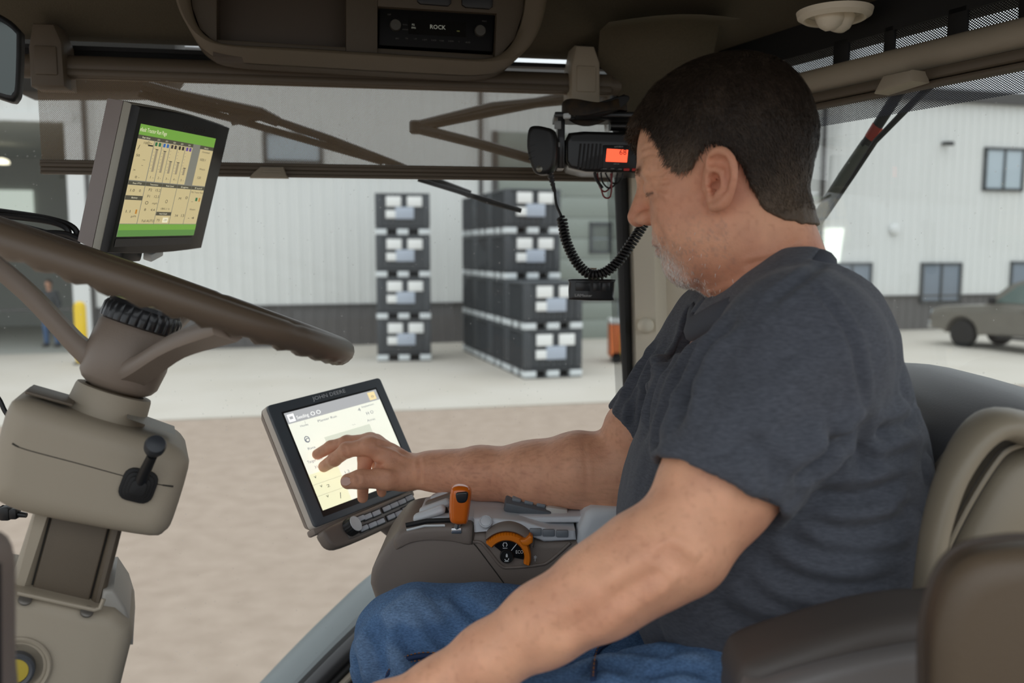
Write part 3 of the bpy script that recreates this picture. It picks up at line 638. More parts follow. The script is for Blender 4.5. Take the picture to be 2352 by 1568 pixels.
for k, (s_, z0, z1) in enumerate(((.0165, -.004, .004), (.0135, .004, .008), (.0105, .008, .012), (.0075, .012, .016))):
    mb.prism(rrect(lb[0] - s_, lb[1] - s_, lb[0] + s_, lb[1] + s_, s_ * .6), lb[2] + z0, lb[2] + z1, r=.0012)
mb.build('lever_boot', M_rubber, sc_)
mb = MB(); mb.tube([lb + np.array([0, 0, .008]), lb * .5 + lt_ * .5, lt_], [.0062, .0055, .0048], 14); lev = mb.build('lever', M_black, sc_)
mb = MB(); d_ = Vector(lk - lt_).normalized(); mb.lathe([(.002, -.012), (.0085, -.010), (.0098, -.004), (.0102, .004), (.0085, .009), (.003, .0105)], 20, M=Matrix.Translation(lk) @ rot_to(d_ * .6 + Vector((0, 0, .8)))); mb.build('lever_knob', mat('lever_knob', (44, 48, 54), .45), sc_)
# post with two grooves
pl = [(108, 1120), (292, 1160), (215, 1420), (30, 1380)]
def post_strip(name, a0, a1, b0, b1, z1, m, r):
    mb = MB(); mb.prism(poly(CF, [a0, a1, b1, b0], z1), -.045, z1, r=r, front_only=True, seg=3); mb.build(name, m, sc_, smooth=50)
post_strip('post_edge', (92, 1122), (131, 1130), (8, 1380), (62, 1390), .040, M_tan, .014)
post_strip('post_panel', (134, 1130), (262, 1160), (65, 1385), (195, 1415), .036, M_tand, .002)
post_strip('post_edge', (266, 1160), (294, 1165), (199, 1415), (228, 1425), .040, M_tand, .008)
post_strip('groove', (128, 1130), (270, 1160), (58, 1385), (205, 1415), .031, M_line, 0)
# lower cowl
cw = thing('column_cowl', 'tan lower cowl around the foot of the steering post', 'cowl', CF)
oc = .062
mb = MB(); mb.prism(poly(CF, [(-60, 1345), (45, 1362), (216, 1401), (262, 1408), (300, 1440), (304, 1470), (262, 1640), (150, 3230), (-60, 3230)], oc), -.07, oc, r=.016, seg=4); mb.build('shell', M_tan, cw, smooth=55)
mb = MB(); mb.prism(poly(CF, smooth_poly([(226, 1412), (238, 1346), (262, 1343), (290, 1385), (304, 1430), (306, 1470), (262, 1470)], 1), .03), -.075, .045, r=.004, seg=3); mb.build('side_shell', mat('side_shell_grey', (158, 154, 146), .45), cw, smooth=55)
mb = MB(); mb.tube([CF.l3(a, b, oc + .001) for a, b in ((40, 1361), (130, 1381), (216, 1400), (230, 1396), (238, 1375))], .0022, 8); mb.build('top_bead', M_tan, cw)
for a, b in ((58, 1376), (200, 1404)):
    mb = MB(); mb.lathe([(.001, .002), (.004, .0022), (.0062, .001), (.0065, -.001)], 16, M=Matrix.Translation(CF.l3(a, b, oc + .001)) @ Matrix.Rotation(-.9, 4, 'X')); mb.build('screw', mat('screw_grey', (112, 108, 102), .35, metal=.5), cw)
q = CF.l3(36, 1534, oc)
mb = MB(); mb.lathe([(.024, .0), (.030, .001), (.0315, .0028), (.030, .004), (.0275, .003), (.026, .0), (.004, -.0005)], 36, M=Matrix.Translation(q)); mb.build('lock_ring', M_tan, cw)
mb = MB(); mb.lathe([(.0175, .0), (.0175, .008), (.0155, .010), (.0125, .009), (.0125, .0)], 30, M=Matrix.Translation(q)); lk_ = mb.build('lock_collar', mat('lock_collar', (78, 80, 84), .4), cw)
mb = MB(); mb.lathe([(.0125, .004), (.012, .0075), (.001, .008)], 24, M=Matrix.Translation(q)); mb.build('lock_face', mat('brass_yellow', (186, 164, 62), .4), cw)
# things at the left edge
t = thing('grab_handle', 'blurred dark brown grab handle rising beside the foot of the steering column', 'handle', Fr.at(5, 1400, .50))
f = Fr.at(5, 1400, .50); mb = MB(); mb.prism(poly(f, smooth_poly([(-70, 1215), (-10, 1208), (28, 1225), (44, 1270), (47, 1340), (47, 1500), (47, 1640), (-70, 1640)], 2, closed=True), -.02), -.02, .015, r=.007, seg=3); mb.build('grip', M_brown, t, smooth=60)
mb = MB(); mb.prism(poly(f, [(-70, 1300), (4, 1290), (6, 1640), (-70, 1640)], .012), .010, .018, r=.003); mb.build('inner_pad', M_rubber, t)
f = Fr.at(20, 1176, 1.02)
t = thing('cable_connector', 'black ribbed cable connector just left of the steering post', 'connector', f)
mb = MB(); mb.tube([f.l3(-60, 1170), f.l3(2, 1175), f.l3(6, 1175)], [.007, .007, .0085], 12); mb.box(f.l3(16, 1177), (.013, .017, .016), r=.003); mb.box(f.l3(33, 1178), (.011, .013, .013), r=.002); mb.tube([f.l3(38, 1180), f.l3(61, 1183)], [.004, .003], 10); mb.build('plug', M_black, t)
f = Fr.at(10, 940, 1.05)
t = thing('thin_cable', 'thin black cable running down behind the column housing', 'cable', f)
mb = MB(); mb.tube([f.l3(a, b) for a, b in smooth_poly([(-40, 880), (-5, 912), (12, 945), (35, 975), (70, 1010)], 4)], .0028, 8); mb.build('lead', M_black, t)
f = Fr.at(90, 520, 1.16)
t = thing('cable_bundle', 'looped bundle of thick black cables above the steering wheel rim', 'cable', f)
for k, pts in enumerate(([(-60, 478), (20, 488), (100, 500), (155, 515), (176, 532), (168, 545), (140, 546), (80, 530), (0, 510), (-60, 500)], [(-60, 488), (30, 497), (110, 508), (150, 522), (156, 538), (130, 540), (40, 518), (-60, 498)], [(60, 545), (110, 552), (160, 550), (200, 548), (240, 560)], [(100, 535), (150, 538), (185, 552)])):
    mb = MB(); mb.tube([f.l3(a, b, .006 * (k - 1)) for a, b in smooth_poly(pts, 5)], .0042 if k < 2 else .0045, 8); mb.build('cable', M_black, t)

# ------------------------------------------------------------------ the upper display
M_bez = mat('bezel_black', (20, 21, 23), .42); M_cas = mat('display_case', (176, 174, 162), .5, bump=.1, bscale=900); M_cas2 = mat('display_case_side', (152, 143, 140), .55, bump=.1, bscale=900)
def emis(n, c, e=.8): return mat(n, c, .4, emit=e)
ML = np.array([[.1575, .2907, .9438], [.9871, -.0739, -.142], [.0285, .954, -.2986]]); MF = Fr((-.4831, 1.2334, 2.6926), ML); W, H = .238, .1934
t = thing('upper_display', 'upper black framed display with cream and green screen behind the steering wheel', 'display', MF)
def oct_(w, h, c): return [(-w + c, -h), (w - c, -h), (w, -h + c), (w, h - c), (w - c, h), (-w + c, h), (-w, h - c), (-w, -h + c)]
def bowed(w, h, bow):
    out = []
    for a, b in (((-w, -h), (w, -h)), ((w, -h), (w, h)), ((w, h), (-w, h)), ((-w, h), (-w, -h))):
        for k in range(6):
            u = k / 6; x = a[0] + (b[0] - a[0]) * u; y = a[1] + (b[1] - a[1]) * u
            if a[1] == b[1]: y += (1 if y > 0 else -1) * bow * math.sin(math.pi * u)
            out.append((x, y))
    return out
mb = MB(); mb.prism(bowed(W / 2, H / 2, .004), -.010, .002, r=.003, front_only=True); mb.build('bezel', M_bez, t)
mb = MB(); mb.prism(bowed(W / 2 + .001, H / 2 + .001, .004), -.022, -.010, r=.002); mb.build('case_rim', M_cas, t)
mb = MB(); mb.prism(bowed(W / 2 + .001, H / 2 + .001, .004), -.022, -.046, taper=(.97, 0, 0)); mb.build('case_back', M_cas2, t)
s4 = [MF.l(a, b, .0025) for a, b in ((324, 288), (497, 315), (443, 542), (266, 541))]
sx0 = (s4[0][0] + s4[3][0]) / 2; sx1 = (s4[1][0] + s4[2][0]) / 2; sy1 = (s4[0][1] + s4[1][1]) / 2; sy0 = (s4[2][1] + s4[3][1]) / 2
def screen(t, x0, y0, x1, y1, z, items, pal, name='screen'):
    """flat print of a lit screen; items (u0,v0,u1,v1,colour[,layer]) or ('t',text,u,v,h,colour[,w])"""
    keys = list(pal); mb = MB(); U = lambda u: x0 + (x1 - x0) * u; V = lambda v: y1 - (y1 - y0) * v; n = 0
    for it in items:
        n += 1; zz = z + n * 4e-6
        if it[0] == 't': mb.text(it[1], U(it[2]), V(it[3]), zz, it[4] * (y1 - y0), keys.index(it[5]), w=(it[6] * (x1 - x0)) if len(it) > 6 else None)
        else: mb.rect(U(it[0]), V(it[3]), U(it[2]), V(it[1]), zz, keys.index(it[4]))
    return mb.build(name, [pal[k] for k in keys], t, smooth=0)
pal = dict(cream=emis('scr_cream', (206, 190, 142), .62), green=emis('scr_green', (104, 152, 58), .8), green2=emis('scr_green2', (84, 130, 62), .75), grey=emis('scr_grey', (128, 128, 118), .6), dark=emis('scr_dark', (84, 82, 66), .5), ink=emis('scr_ink', (58, 54, 44), .3), pale=emis('scr_pale', (232, 226, 196), .7), g3=emis('scr_g3', (40, 110, 66), .6), blue=emis('scr_blue', (52, 104, 172), .6), brn=emis('scr_brn', (70, 62, 60), .4), vio=emis('scr_vio', (96, 70, 150), .6), sl=emis('scr_slider', (158, 146, 118), .6), org=emis('scr_org', (190, 130, 40), .6))
it = [(0, 0, 1, 1, 'grey'), (0, 0, 1, .092, 'green'), ('t', 'efault Tractor Run Page', .005, .062, .052, 'pale', .32), (0, .092, .2, .125, 'dark'), (.2, .092, .7, .125, 'dark'), (.8, .092, 1, .125, 'dark'), (0, .128, .195, .49, 'cream'), (.81, .128, 1, .49, 'cream'), ('t', 'Rear Hitch', .05, .118, .022, 'pale', .09)]
for k, (c_, lv_) in enumerate((('g3', .20), ('blue', .205), ('brn', .29), ('ink', .29), ('vio', .335))):
    u = .2 + k * .1; it += [(u + .003, .128, u + .096, .49, 'cream'), (u + .012, .134, u + .04, .168, c_), (u + .055, .134, u + .085, .168, c_), (u + .035, lv_, u + .062, .40, 'sl'), (u + .03, lv_ - .006, u + .066, lv_, 'ink'), ('t', 'SCV', u + .03, .118, .02, 'pale', .03), ('t', ('1', '2', '3', '4', '5')[k] + ' -', u + .03, .46, .03, 'ink', .04), ('t', '- -', u + .012, .40, .02, 'ink', .03)]
    it += [(u + .012, .19 + .03 * j, u + .026, .194 + .03 * j, 'sl') for j in range(7)]
it += [('t', '100', .07, .165, .03, 'ink', .05), ('t', 'D~', .12, .16, .03, 'ink', .05), (.13, .165, .19, .178, 'ink'), ('t', '/', .02, .22, .06, 'ink', .02), ('t', '50', .02, .28, .03, 'ink', .04), ('t', '-', .1, .31, .03, 'ink', .03), ('t', '-', .1, .36, .03, 'ink', .02), ('t', '>', .02, .41, .03, 'ink', .025), ('t', '0 -', .06, .47, .03, 'ink', .05),
       ('t', 'Auto', .86, .118, .02, 'pale', .06), ('t', 'Command', .84, .16, .025, 'ink', .11), ('t', '1020.1', .83, .24, .034, 'ink', .08), ('t', 'Hours', .86, .33, .028, 'ink', .08), ('t', '120', .85, .42, .034, 'ink', .05)]
for a, b, n_ in ((0, .2, 'Rear PTO'), (.204, .405, 'Transmission'), (.409, .605, 'Radar Speed'), (.609, .805, 'Engine'), (.809, 1, 'Fuel')):
    it += [(a, .498, b, .53, 'dark'), (a, .532, b - .004, .88, 'cream'), ('t', n_, (a + b) / 2 - .05, .521, .02, 'pale', .1)]
it += [(0, .625, .2, .665, 'dark'), ('t', 'Battery', .07, .65, .02, 'pale', .07), ('t', '1.0', .03, .59, .034, 'ink', .05), ('t', '0', .14, .59, .034, 'ink', .02), ('t', '1.1', .03, .78, .034, 'ink', .05), ('t', 'gal/h', .11, .82, .024, 'ink', .06), (.15, .75, .17, .79, 'org'),
       ('t', 'P2', .25, .575, .034, 'ink', .04), ('t', '15.2', .33, .575, .034, 'ink', .06), ('t', 'F1', .25, .635, .034, 'ink', .03), ('t', '12.5', .33, .635, .034, 'ink', .06), ('t', 'O', .24, .70, .045, 'ink', .04), ('t', 'mph', .33, .695, .026, 'ink', .06), ('t', '8', .25, .76, .034, 'ink', .02), ('t', '4.4', .33, .76, .034, 'ink', .05), ('t', 'Full AUTO', .25, .865, .034, 'ink', .15),
       ('t', 'O', .49, .68, .05, 'ink', .03), ('t', '1841.1 h', .45, .745, .03, 'ink', .11), (.409, .765, .605, .80, 'dark'), ('t', 'Hitch Depth', .45, .79, .02, 'pale', .1), (.51, .82, .58, .868, 'pale'), ('t', '75', .43, .855, .03, 'ink', .04), ('t', '-19', .52, .855, .03, 'ink', .04),
       ('t', 'M', .66, .64, .034, 'ink', .03), ('t', '0', .75, .63, .04, 'ink', .03), ('t', '34', .66, .81, .034, 'ink', .04), ('t', '13', .74, .81, .04, 'ink', .04), ('t', 'MG Tractor Run', .815, .565, .024, 'ink', .17), ('t', '-', .84, .66, .03, 'ink', .03), (.90, .61, .93, .645, 'g3'), (.95, .61, .97, .65, 'org'), ('t', 'Hours', .85, .74, .028, 'ink', .08), ('t', '- 4', .85, .83, .034, 'ink', .09),
       (0, .885, 1, .94, 'green'), (0, .94, 1, 1, 'green2')]
screen(t, sx0, sy0, sx1, sy1, .0026, it, pal)
mb = MB(); mb.rect(sx0, sy0 - .014, sx1, sy0 - .003, .0026); mb.build('lower_strip', mat('bezel_glossy', (44, 48, 54), .3), t, smooth=0)
mb = MB(); mb.text('JOHN DEERE', 0.02, H / 2 - .016, .0024, .009, w=.06, align='CENTER'); mb.build('lettering', mat('dim_letter', (44, 44, 46), .4), t, smooth=0)
mb = MB(); q = np.array([-W * .15, -H / 2 - .012, -.03]); mb.box(q, (.05, .02, .03), r=.004); mb.tube([q, q + np.array([-.03, -.02, -.03]), q + np.array([-.16, -.015, -.16])], .012, 12); mb.build('mount_arm', M_black, t)
mb = MB(); mb.box((.01, -H / 2 - .010, -.012), (.03, .012, .014), r=.002, R=Matrix.Rotation(.3, 3, 'Z')); mb.build('cable_tag', M_whitetrim, t)

# ------------------------------------------------------------------ touchscreen and key bar
ML2 = np.array([[.6647, -.4133, .6224], [.7421, .2688, -.614], [.0864, .87, .4854]]); TF_ = Fr((-.2495, 1.2898, 2.2992), ML2); W, H = .2135, .1919
M_bez2 = mat('bezel_slate', (84, 91, 98), .42); M_tcas = mat('touch_case', (214, 205, 194), .5, bump=.1, bscale=900); M_tcas2 = mat('touch_case_side', (146, 133, 124), .55)
t = thing('touchscreen_display', 'tilted touchscreen with bright cream screen that the man is tapping', 'display', TF_)
mb = MB(); mb.prism(rrect(-W / 2, -H / 2, W / 2, H / 2, .006), -.006, .0, r=.0015, front_only=True); mb.build('bezel', M_bez2, t)
mb = MB(); mb.prism(rrect(-W / 2 - .001, -H / 2 - .001, W / 2 + .001, H / 2 + .001, .007), -.020, -.005, r=.002); mb.build('case_rim', M_tcas, t)
mb = MB(); mb.prism(rrect(-W / 2 - .001, -H / 2 - .001, W / 2 + .001, H / 2 + .001, .007), -.020, -.036, taper=(.95, 0, 0)); mb.build('case_back', M_tcas2, t)
s4 = [TF_.l(a, b) for a, b in ((653, 952), (857, 893), (952, 1092), (741, 1174))]
sx0 = (s4[0][0] + s4[3][0]) / 2; sx1 = (s4[1][0] + s4[2][0]) / 2; sy1 = (s4[0][1] + s4[1][1]) / 2; sy0 = (s4[2][1] + s4[3][1]) / 2
mb = MB(); mb.rect(sx0 - .003, sy0 - .009, sx1 + .003, sy1 + .003, .0003); mb.build('screen_border', M_bez, t, smooth=0)
pal2 = dict(base=emis('t_base', (228, 230, 216), .86), head=emis('t_head', (176, 178, 180), .7), pale=emis('t_pale', (236, 238, 226), .95), grn=emis('t_grn', (226, 227, 192), .85), bar=emis('t_bar', (208, 214, 198), .8), ink=emis('t_ink', (128, 134, 148), .5), dk=emis('t_dk', (84, 90, 96), .4), sand=emis('t_sand', (232, 212, 160), .85), wht=emis('t_wht', (242, 244, 240), 1))
it = [(0, 0, 1, 1, 'base'), (0, 0, 1, .115, 'head'), (.02, .022, .085, .10, 'wht'), (.035, .045, .07, .075, 'head'), ('t', 'Seeding', .10, .09, .05, 'wht', .12), ('t', 'O', .24, .095, .06, 'wht', .045), ('t', 'O', .30, .095, .06, 'wht', .045), (.89, .015, .97, .10, 'sand'), ('t', 'o', .915, .075, .05, 'ink', .03),
      ('t', 'Planter Run', .28, .175, .035, 'ink', .2), ('t', 'Home', .1, .175, .03, 'ink', .08), (.16, .125, .162, .17, 'ink'), ('t', 'O', .085, .34, .10, 'ink', .055), ('t', 'c', .09, .335, .09, 'ink', .04), ('t', 'Rate', .085, .41, .035, 'ink', .075), ('t', 'Target Rate', .035, .535, .04, 'ink', .15), ('t', '31.5', .08, .60, .035, 'ink', .06),
      (.28, .335, .78, .44, 'bar'), (.28, .44, .95, .444, 'bar'), (.28, .47, .95, .474, 'bar'), ('t', '4', .72, .18, .05, 'ink', .03), ('t', '..', .6, .3, .05, 'ink', .03), ('t', 'H O', .79, .24, .05, 'ink', .08), ('t', 'Acres', .77, .31, .035, 'ink', .09), ('t', '.', .80, .5, .08, 'dk', .015), (0, .64, .30, 1, 'grn'), ('t', 'Implement', .77, .155, .03, 'ink', .14),
      (0, .745, .3, .747, 'ink'), (0, .86, .3, .862, 'ink'), ('t', 'v', .04, .69, .05, 'dk', .025), ('t', 'v', .06, .79, .05, 'dk', .025), ('t', '2', .12, .81, .04, 'dk', .03), ('t', 'v', .08, .9, .05, 'dk', .025), ('t', '/', .2, .95, .08, 'dk', .025), ('t', '1.2', .33, .74, .04, 'ink', .05), ('t', '8.4', .33, .86, .04, 'ink', .05), ('t', 'Status Off  auto', .48, .74, .045, 'ink', .24), ('t', 'section', .50, .80, .03, 'ink', .1), ('t', 'O', .41, .76, .07, 'bar', .045)]
screen(t, sx0, sy0, sx1, sy1, .0006, it, pal2)
q = TF_.l(756, 906); mb = MB(); mb.text('JOHN DEERE', q[0], q[1] - .003, .0004, .0085, w=.062, align='CENTER'); mb.build('lettering', mat('letter_silver', (214, 220, 226), .35), t, smooth=0)
q = TF_.l(845, 1158); mb = MB(); mb.box((-.01, -H / 2 - .004, -.020), (W * .9, .010, .022), r=.003); mb.build('lower_edge', M_tcas2, t)
mb = MB(); mb.box((.02, -.03, -.05), (.08, .1, .03), r=.006); mb.tube([(.03, -.05, -.05), (.05, -.10, -.075), (.09, -.135, -.09)], [.018, .020, .024], 14); mb.build('mount_arm', M_brown, t)

KF = Fr(TF_.p((.0, -H / 2 - .014, .012)), TF_.R)
t = thing('key_bar', 'slim grey bar of small keys with a round dial below the touchscreen', 'keypad', KF)
mb = MB(); mb.prism(poly(KF, smooth_poly([(746, 1216), (800, 1188), (930, 1133), (948, 1134), (958, 1150), (956, 1174), (880, 1216), (795, 1252), (766, 1254), (750, 1238)], 3, closed=True)), -.024, 0, r=.005, seg=3); mb.build('case', M_brown, t, smooth=55)
mb = MB(); mb.prism(poly(KF, smooth_poly([(790, 1200), (850, 1172), (932, 1138), (947, 1141), (954, 1153), (951, 1170), (880, 1205), (810, 1236), (800, 1232), (793, 1215)], 3, closed=True)), -.004, .0015, r=.001, front_only=True); mb.build('fascia', mat('fascia_grey', (104, 98, 94), .45), t, smooth=55)
M_key = mat('key_grey', (176, 182, 192), .4); M_keyw = mat('key_well', (30, 30, 33), .5)
rows = ([(950, 1252), (1010, 1235), (1080, 1208), (1165, 1170), (1228, 1142), (1290, 1115), (1350, 1085)], [(980, 1330), (1050, 1303), (1115, 1277), (1200, 1237), (1265, 1210), (1325, 1175), (1385, 1150)])
rz = math.atan2(*(KF.l(940, 1144) - KF.l(828, 1192))[::-1])
for r_ in rows:
    for x, y in r_:
        q = KF.l3(560 + x / 3.564, 840 + y / 3.564, .0015); Rz = Matrix.Rotation(rz, 3, 'Z')
        mb = MB(); mb.box(q, (.0178, .0105, .003), r=.001, R=Rz); well = mb.build('key_well', M_keyw, t)
        mb = MB(); mb.box(q + np.array([0, 0, .002]), (.0142, .0072, .0035), r=.0013, R=Rz); mb.build('key', M_key, well)
q = KF.l3(802, 1212, .0); ax_ = Vector((.35, .1, .93))
mb = MB(); mb.lathe([(.0135, 0), (.0135, .010), (.0125, .013), (.0118, .0135)], 40, M=Matrix.Translation(q) @ rot_to(ax_), wob=lambda a, j: 1 - .04 * max(0, math.cos(a * 20))); dk = mb.build('dial', M_black, t)
mb = MB(); mb.lathe([(.0118, .0125), (.0115, .0145), (.006, .015), (.001, .0148)], 30, M=Matrix.Translation(q) @ rot_to(ax_)); mb.build('dial_face', M_greyp, dk)
# ------------------------------------------------------------------ overhead console with the radio
OF = Fr.at(830, 100, 1.32, yaw=13)
t = thing('overhead_console', 'tan overhead console with an open tray and a radio bay under the headliner', 'console', OF)
lO = lambda a, b, w=0.: OF.l(a, b, w)
out = smooth_poly([(408, -70), (416, 10), (436, 70), (470, 112), (530, 134), (700, 146), (1000, 163), (1110, 166), (1170, 150), (1208, 104), (1230, 30), (1240, -70)], 4)
inn = smooth_poly([(432, -70), (438, 10), (456, 62), (488, 92), (540, 104), (700, 112), (1000, 131), (1100, 136), (1150, 124), (1184, 88), (1204, 25), (1212, -70)], 4)
po = [lO(*q, -.07) for q in out]; pi_ = [lO(*q) for q in inn]
def ring_prism(mb, a, b, z0, z1, rnd=.006):
    """a rim between two outlines"""
    rows = []
    for p_, q in zip(a, b):
        rows.append([(p_[0], p_[1], z0), (p_[0], p_[1], z1 - rnd), (p_[0] * .8 + q[0] * .2, p_[1] * .8 + q[1] * .2, z1), (p_[0] * .3 + q[0] * .7, p_[1] * .3 + q[1] * .7, z1 - .001), (q[0], q[1], z1 - rnd), (q[0], q[1], z0)])
    mb.loft(rows)
mb = MB(); ring_prism(mb, po, pi_, -.10, .008); M_oc = mat('console_rim', (104, 93, 76), .6, bump=.12, bscale=800); M_oc2 = mat('console_fascia', (80, 70, 56), .6, bump=.12, bscale=800); mb.build('rim', M_oc, t, smooth=60)
def flat(mb, pts, z0, z1, r=.0015): mb.prism([tuple(lO(*q)) for q in pts], z0, z1, r=r)
mb = MB(); flat(mb, [(430, -70), (440, 15), (458, 64), (490, 94), (497, 98), (497, -70)], -.09, -.006)
flat(mb, [(497, 100), (540, 105), (700, 113), (795, 120), (795, 106), (497, 88)], -.09, -.006)
flat(mb, [(795, -70), (795, 121), (868, 124), (868, -70)], -.09, -.006)
flat(mb, [(868, -70), (868, 12), (1146, 29), (1146, -70)], -.09, -.006)
flat(mb, [(868, 124), (868, 106), (1137, 122), (1138, 137), (1100, 136), (1000, 131)], -.09, -.012)
flat(mb, [(1147, -70), (1138, 136), (1152, 124), (1184, 88), (1204, 25), (1212, -70)], -.09, -.006)
mb.build('fascia', M_oc2, t)
mb = MB(); flat(mb, [(480, -70), (480, 112), (810, 118), (810, -70)], -.10, -.05); mb.build('tray', mat('tray_brown', (76, 65, 54), .6), t)
mb = MB(); mb.prism([tuple(p_) for p_ in po], -.14, -.09); mb.build('shell', M_oc2, t)
for pts in ([(959, -40), (959, 2), (966, 8), (1030, 13), (1037, 6), (1037, -40)], [(1060, -40), (1062, 10), (1070, 16), (1125, 20), (1133, 14), (1135, -40)]):
    mb = MB(); mb.prism([tuple(lO(*q)) for q in pts], -.008, -.002, r=.002); mb.build('rocker_switch', M_bez, t)
RO = Fr(OF.p((lO(1003, 70)[0], lO(1003, 70)[1], -.016)), OF.R)
t = thing('car_radio', 'black radio with two round grey knobs reading ROCK in the overhead console', 'radio', RO)
mb = MB(); mb.prism(poly(RO, [(872, 14), (1136, 31), (1131, 119), (870, 104)]), -.07, 0, r=.002); mb.build('body', mat('radio_black', (8, 8, 9), .5, spec=.2), t)
M_txt = emis('radio_text', (150, 152, 140), .35); M_txt2 = emis('radio_text2', (120, 122, 70), .4); M_dim = mat('radio_print', (96, 96, 92), .5)
for a, b in ((908, 59), (1102, 72)):
    q = RO.l3(a, b); mb = MB(); mb.lathe([(.0088, 0), (.0088, .005), (.0078, .0068), (.001, .007)], 30, M=Matrix.Translation(q)); mb.build('knob', mat('radio_knob', (74, 72, 66), .4), t)
mb = MB(); mb.rect(*RO.l(938, 78), *RO.l(1070, 50), .0004); mb.build('display_window', mat('radio_glass', (8, 9, 10), .15), t, smooth=0)
sl = math.atan2(*(RO.l(1130, 70) - RO.l(880, 55))[::-1])
mb = MB()
for s_, a, b, h, k in (('ROCK', 987, 66, .0088, 0), ('P2', 946, 59, .004, 0), ('FM1', 945, 66, .004, 0), ('MP3', 1049, 73, .0025, 1), ('DSP', 890, 35, .003, 2), ('BAND', 925, 58, .0026, 2), ('SOUND', 924, 69, .0026, 2), ('SRC', 908, 90, .0032, 2), ('TA', 931, 90, .0032, 2), ('1 M', 950, 91, .003, 2), ('2 RPT', 970, 93, .003, 2), ('3 SCN', 990, 94, .003, 2), ('4 DIR', 1009, 95, .003, 2), ('5 RDM', 1029, 96, .003, 2), ('6', 1053, 97, .003, 2), ('AUD', 1069, 99, .0036, 2), ('MENU', 1107, 50, .0026, 2), ('o', 906, 61, .004, 2)):
    q = RO.l(a, b); mb.text(s_, q[0], q[1], .0007 if s_ != 'o' else .0072, h, k, rot=sl)
mb.build('lettering', [M_txt, M_txt2, M_dim], t, smooth=0)

# ------------------------------------------------------------------ interior mirror at the left edge
IF = Fr.at(0, 135, .98, yaw=18)
t = thing('rear_view_mirror', 'black framed interior mirror at the edge of the headliner', 'mirror', IF)
op = smooth_poly([(-130, 10), (-60, 8), (10, 38), (44, 66), (50, 90), (46, 200), (38, 228), (20, 233), (-60, 205), (-130, 190)], 3, closed=True)
mb = MB(); mb.pillow(poly(IF, op), -.02, .004, .005); mb.build('housing', M_bez, t, smooth=60)
ip = smooth_poly([(-120, 26), (-60, 24), (4, 52), (36, 76), (40, 95), (37, 196), (31, 215), (18, 219), (-60, 194), (-120, 180)], 3, closed=True)
mb = MB(); mb.prism(poly(IF, ip), .0035, .0046); mb.build('mirror_glass', mat('mirror_glass', (84, 88, 86), .05, metal=1), t)
mb = MB(); a = IF.l3(-80, 60, -.015); mb.tube([a, a + np.array([-.02, .08, -.03]), IF.inv((P(-80, 60, 1.0)[0], 1.03, CEIL))], .01, 10); mb.build('stem', M_black, t)

# ------------------------------------------------------------------ armrest console
AF = Fr.at(1080, 1260, 1.06)
ar = thing('armrest_console', 'brown armrest console with grey control deck beside the man', 'console', AF)
lA = lambda a, b, w=0.: tuple(AF.l(a, b, w))
side = smooth_poly([(848, 1345), (852, 1312), (872, 1274), (902, 1236), (925, 1222), (1000, 1214), (1085, 1220)], 3) + [np.array(q) for q in ((1110, 1222), (1240, 1240), (1330, 1242), (1420, 1222), (1480, 1222), (1480, 1480), (900, 1480), (866, 1400))]
mb = MB(); mb.prism([lA(*q) for q in side], -.15, 0, r=.012, seg=4); mb.build('body', M_brown, ar, smooth=50)
# front cover with the lever slot : lofted across the width so its top faces up
def span(pts, w0, w1, dy=0.):
    a = [np.array(lA(*q) + (w0,)) for q in pts]; b = [p_ + np.array([.0, dy, w1 - w0]) for p_ in a]; return a, b
cov = smooth_poly([(904, 1262), (903, 1236), (925, 1214), (990, 1203), (1050, 1203), (1086, 1208), (1088, 1252), (1040, 1243), (985, 1240), (940, 1248), (912, 1264)], 4, closed=True)
mb = MB(); mb.pillow([lA(*q) for q in cov], -.135, .004, .010); mb.build('front_cover', M_brown, ar, smooth=55)
DZ = lA(1000, 1195)[1] - .018
mb = MB(); dk_ = [(-.070, -.015), (.15, -.02), (.15, -.13), (.03, -.145), (-.045, -.145), (-.068, -.10)]
mb.v = []; mb.prism([(x, -z) for x, z in dk_], 0, .010, r=.003, M=Matrix.Translation((0, DZ + .008, 0)) @ Matrix.Rotation(-math.pi / 2, 4, 'X')); mb.build('control_deck', M_greyp, ar, smooth=50)
# slot, white scale
mb = MB(); mb.tube([AF.l3(932, 1206, .0), AF.l3(980, 1196, -.004), AF.l3(1040, 1194, -.006), AF.l3(1060, 1197, -.006)], .0032, 8); mb.build('lever_slot', M_rubber, ar)
mb = MB(); mb.tube([AF.l3(934, 1217, .002), AF.l3(975, 1207, .002), AF.l3(1022, 1206, .002)], .0016, 6); mb.build('white_scale', M_pad, ar)
# paddles at the front of the deck
for k in range(5):
    x0 = -.056 + .005 * k; z0 = -.022 - .026 * k; mb = MB()
    mb.box((x0 + .002, DZ + .020 + .001 * k, z0), (.044, .011, .018), r=.005, R=Matrix.Rotation(.35, 3, 'Z')); p_ = mb.build('paddle', M_greyp if k != 2 else M_brown, ar, smooth=50)
    mb = MB(); mb.box((x0 + .004, DZ + .012, z0 - .013), (.046, .012, .006), r=.002, R=Matrix.Rotation(.35, 3, 'Z')); mb.build('paddle_gap', M_rubber, p_)
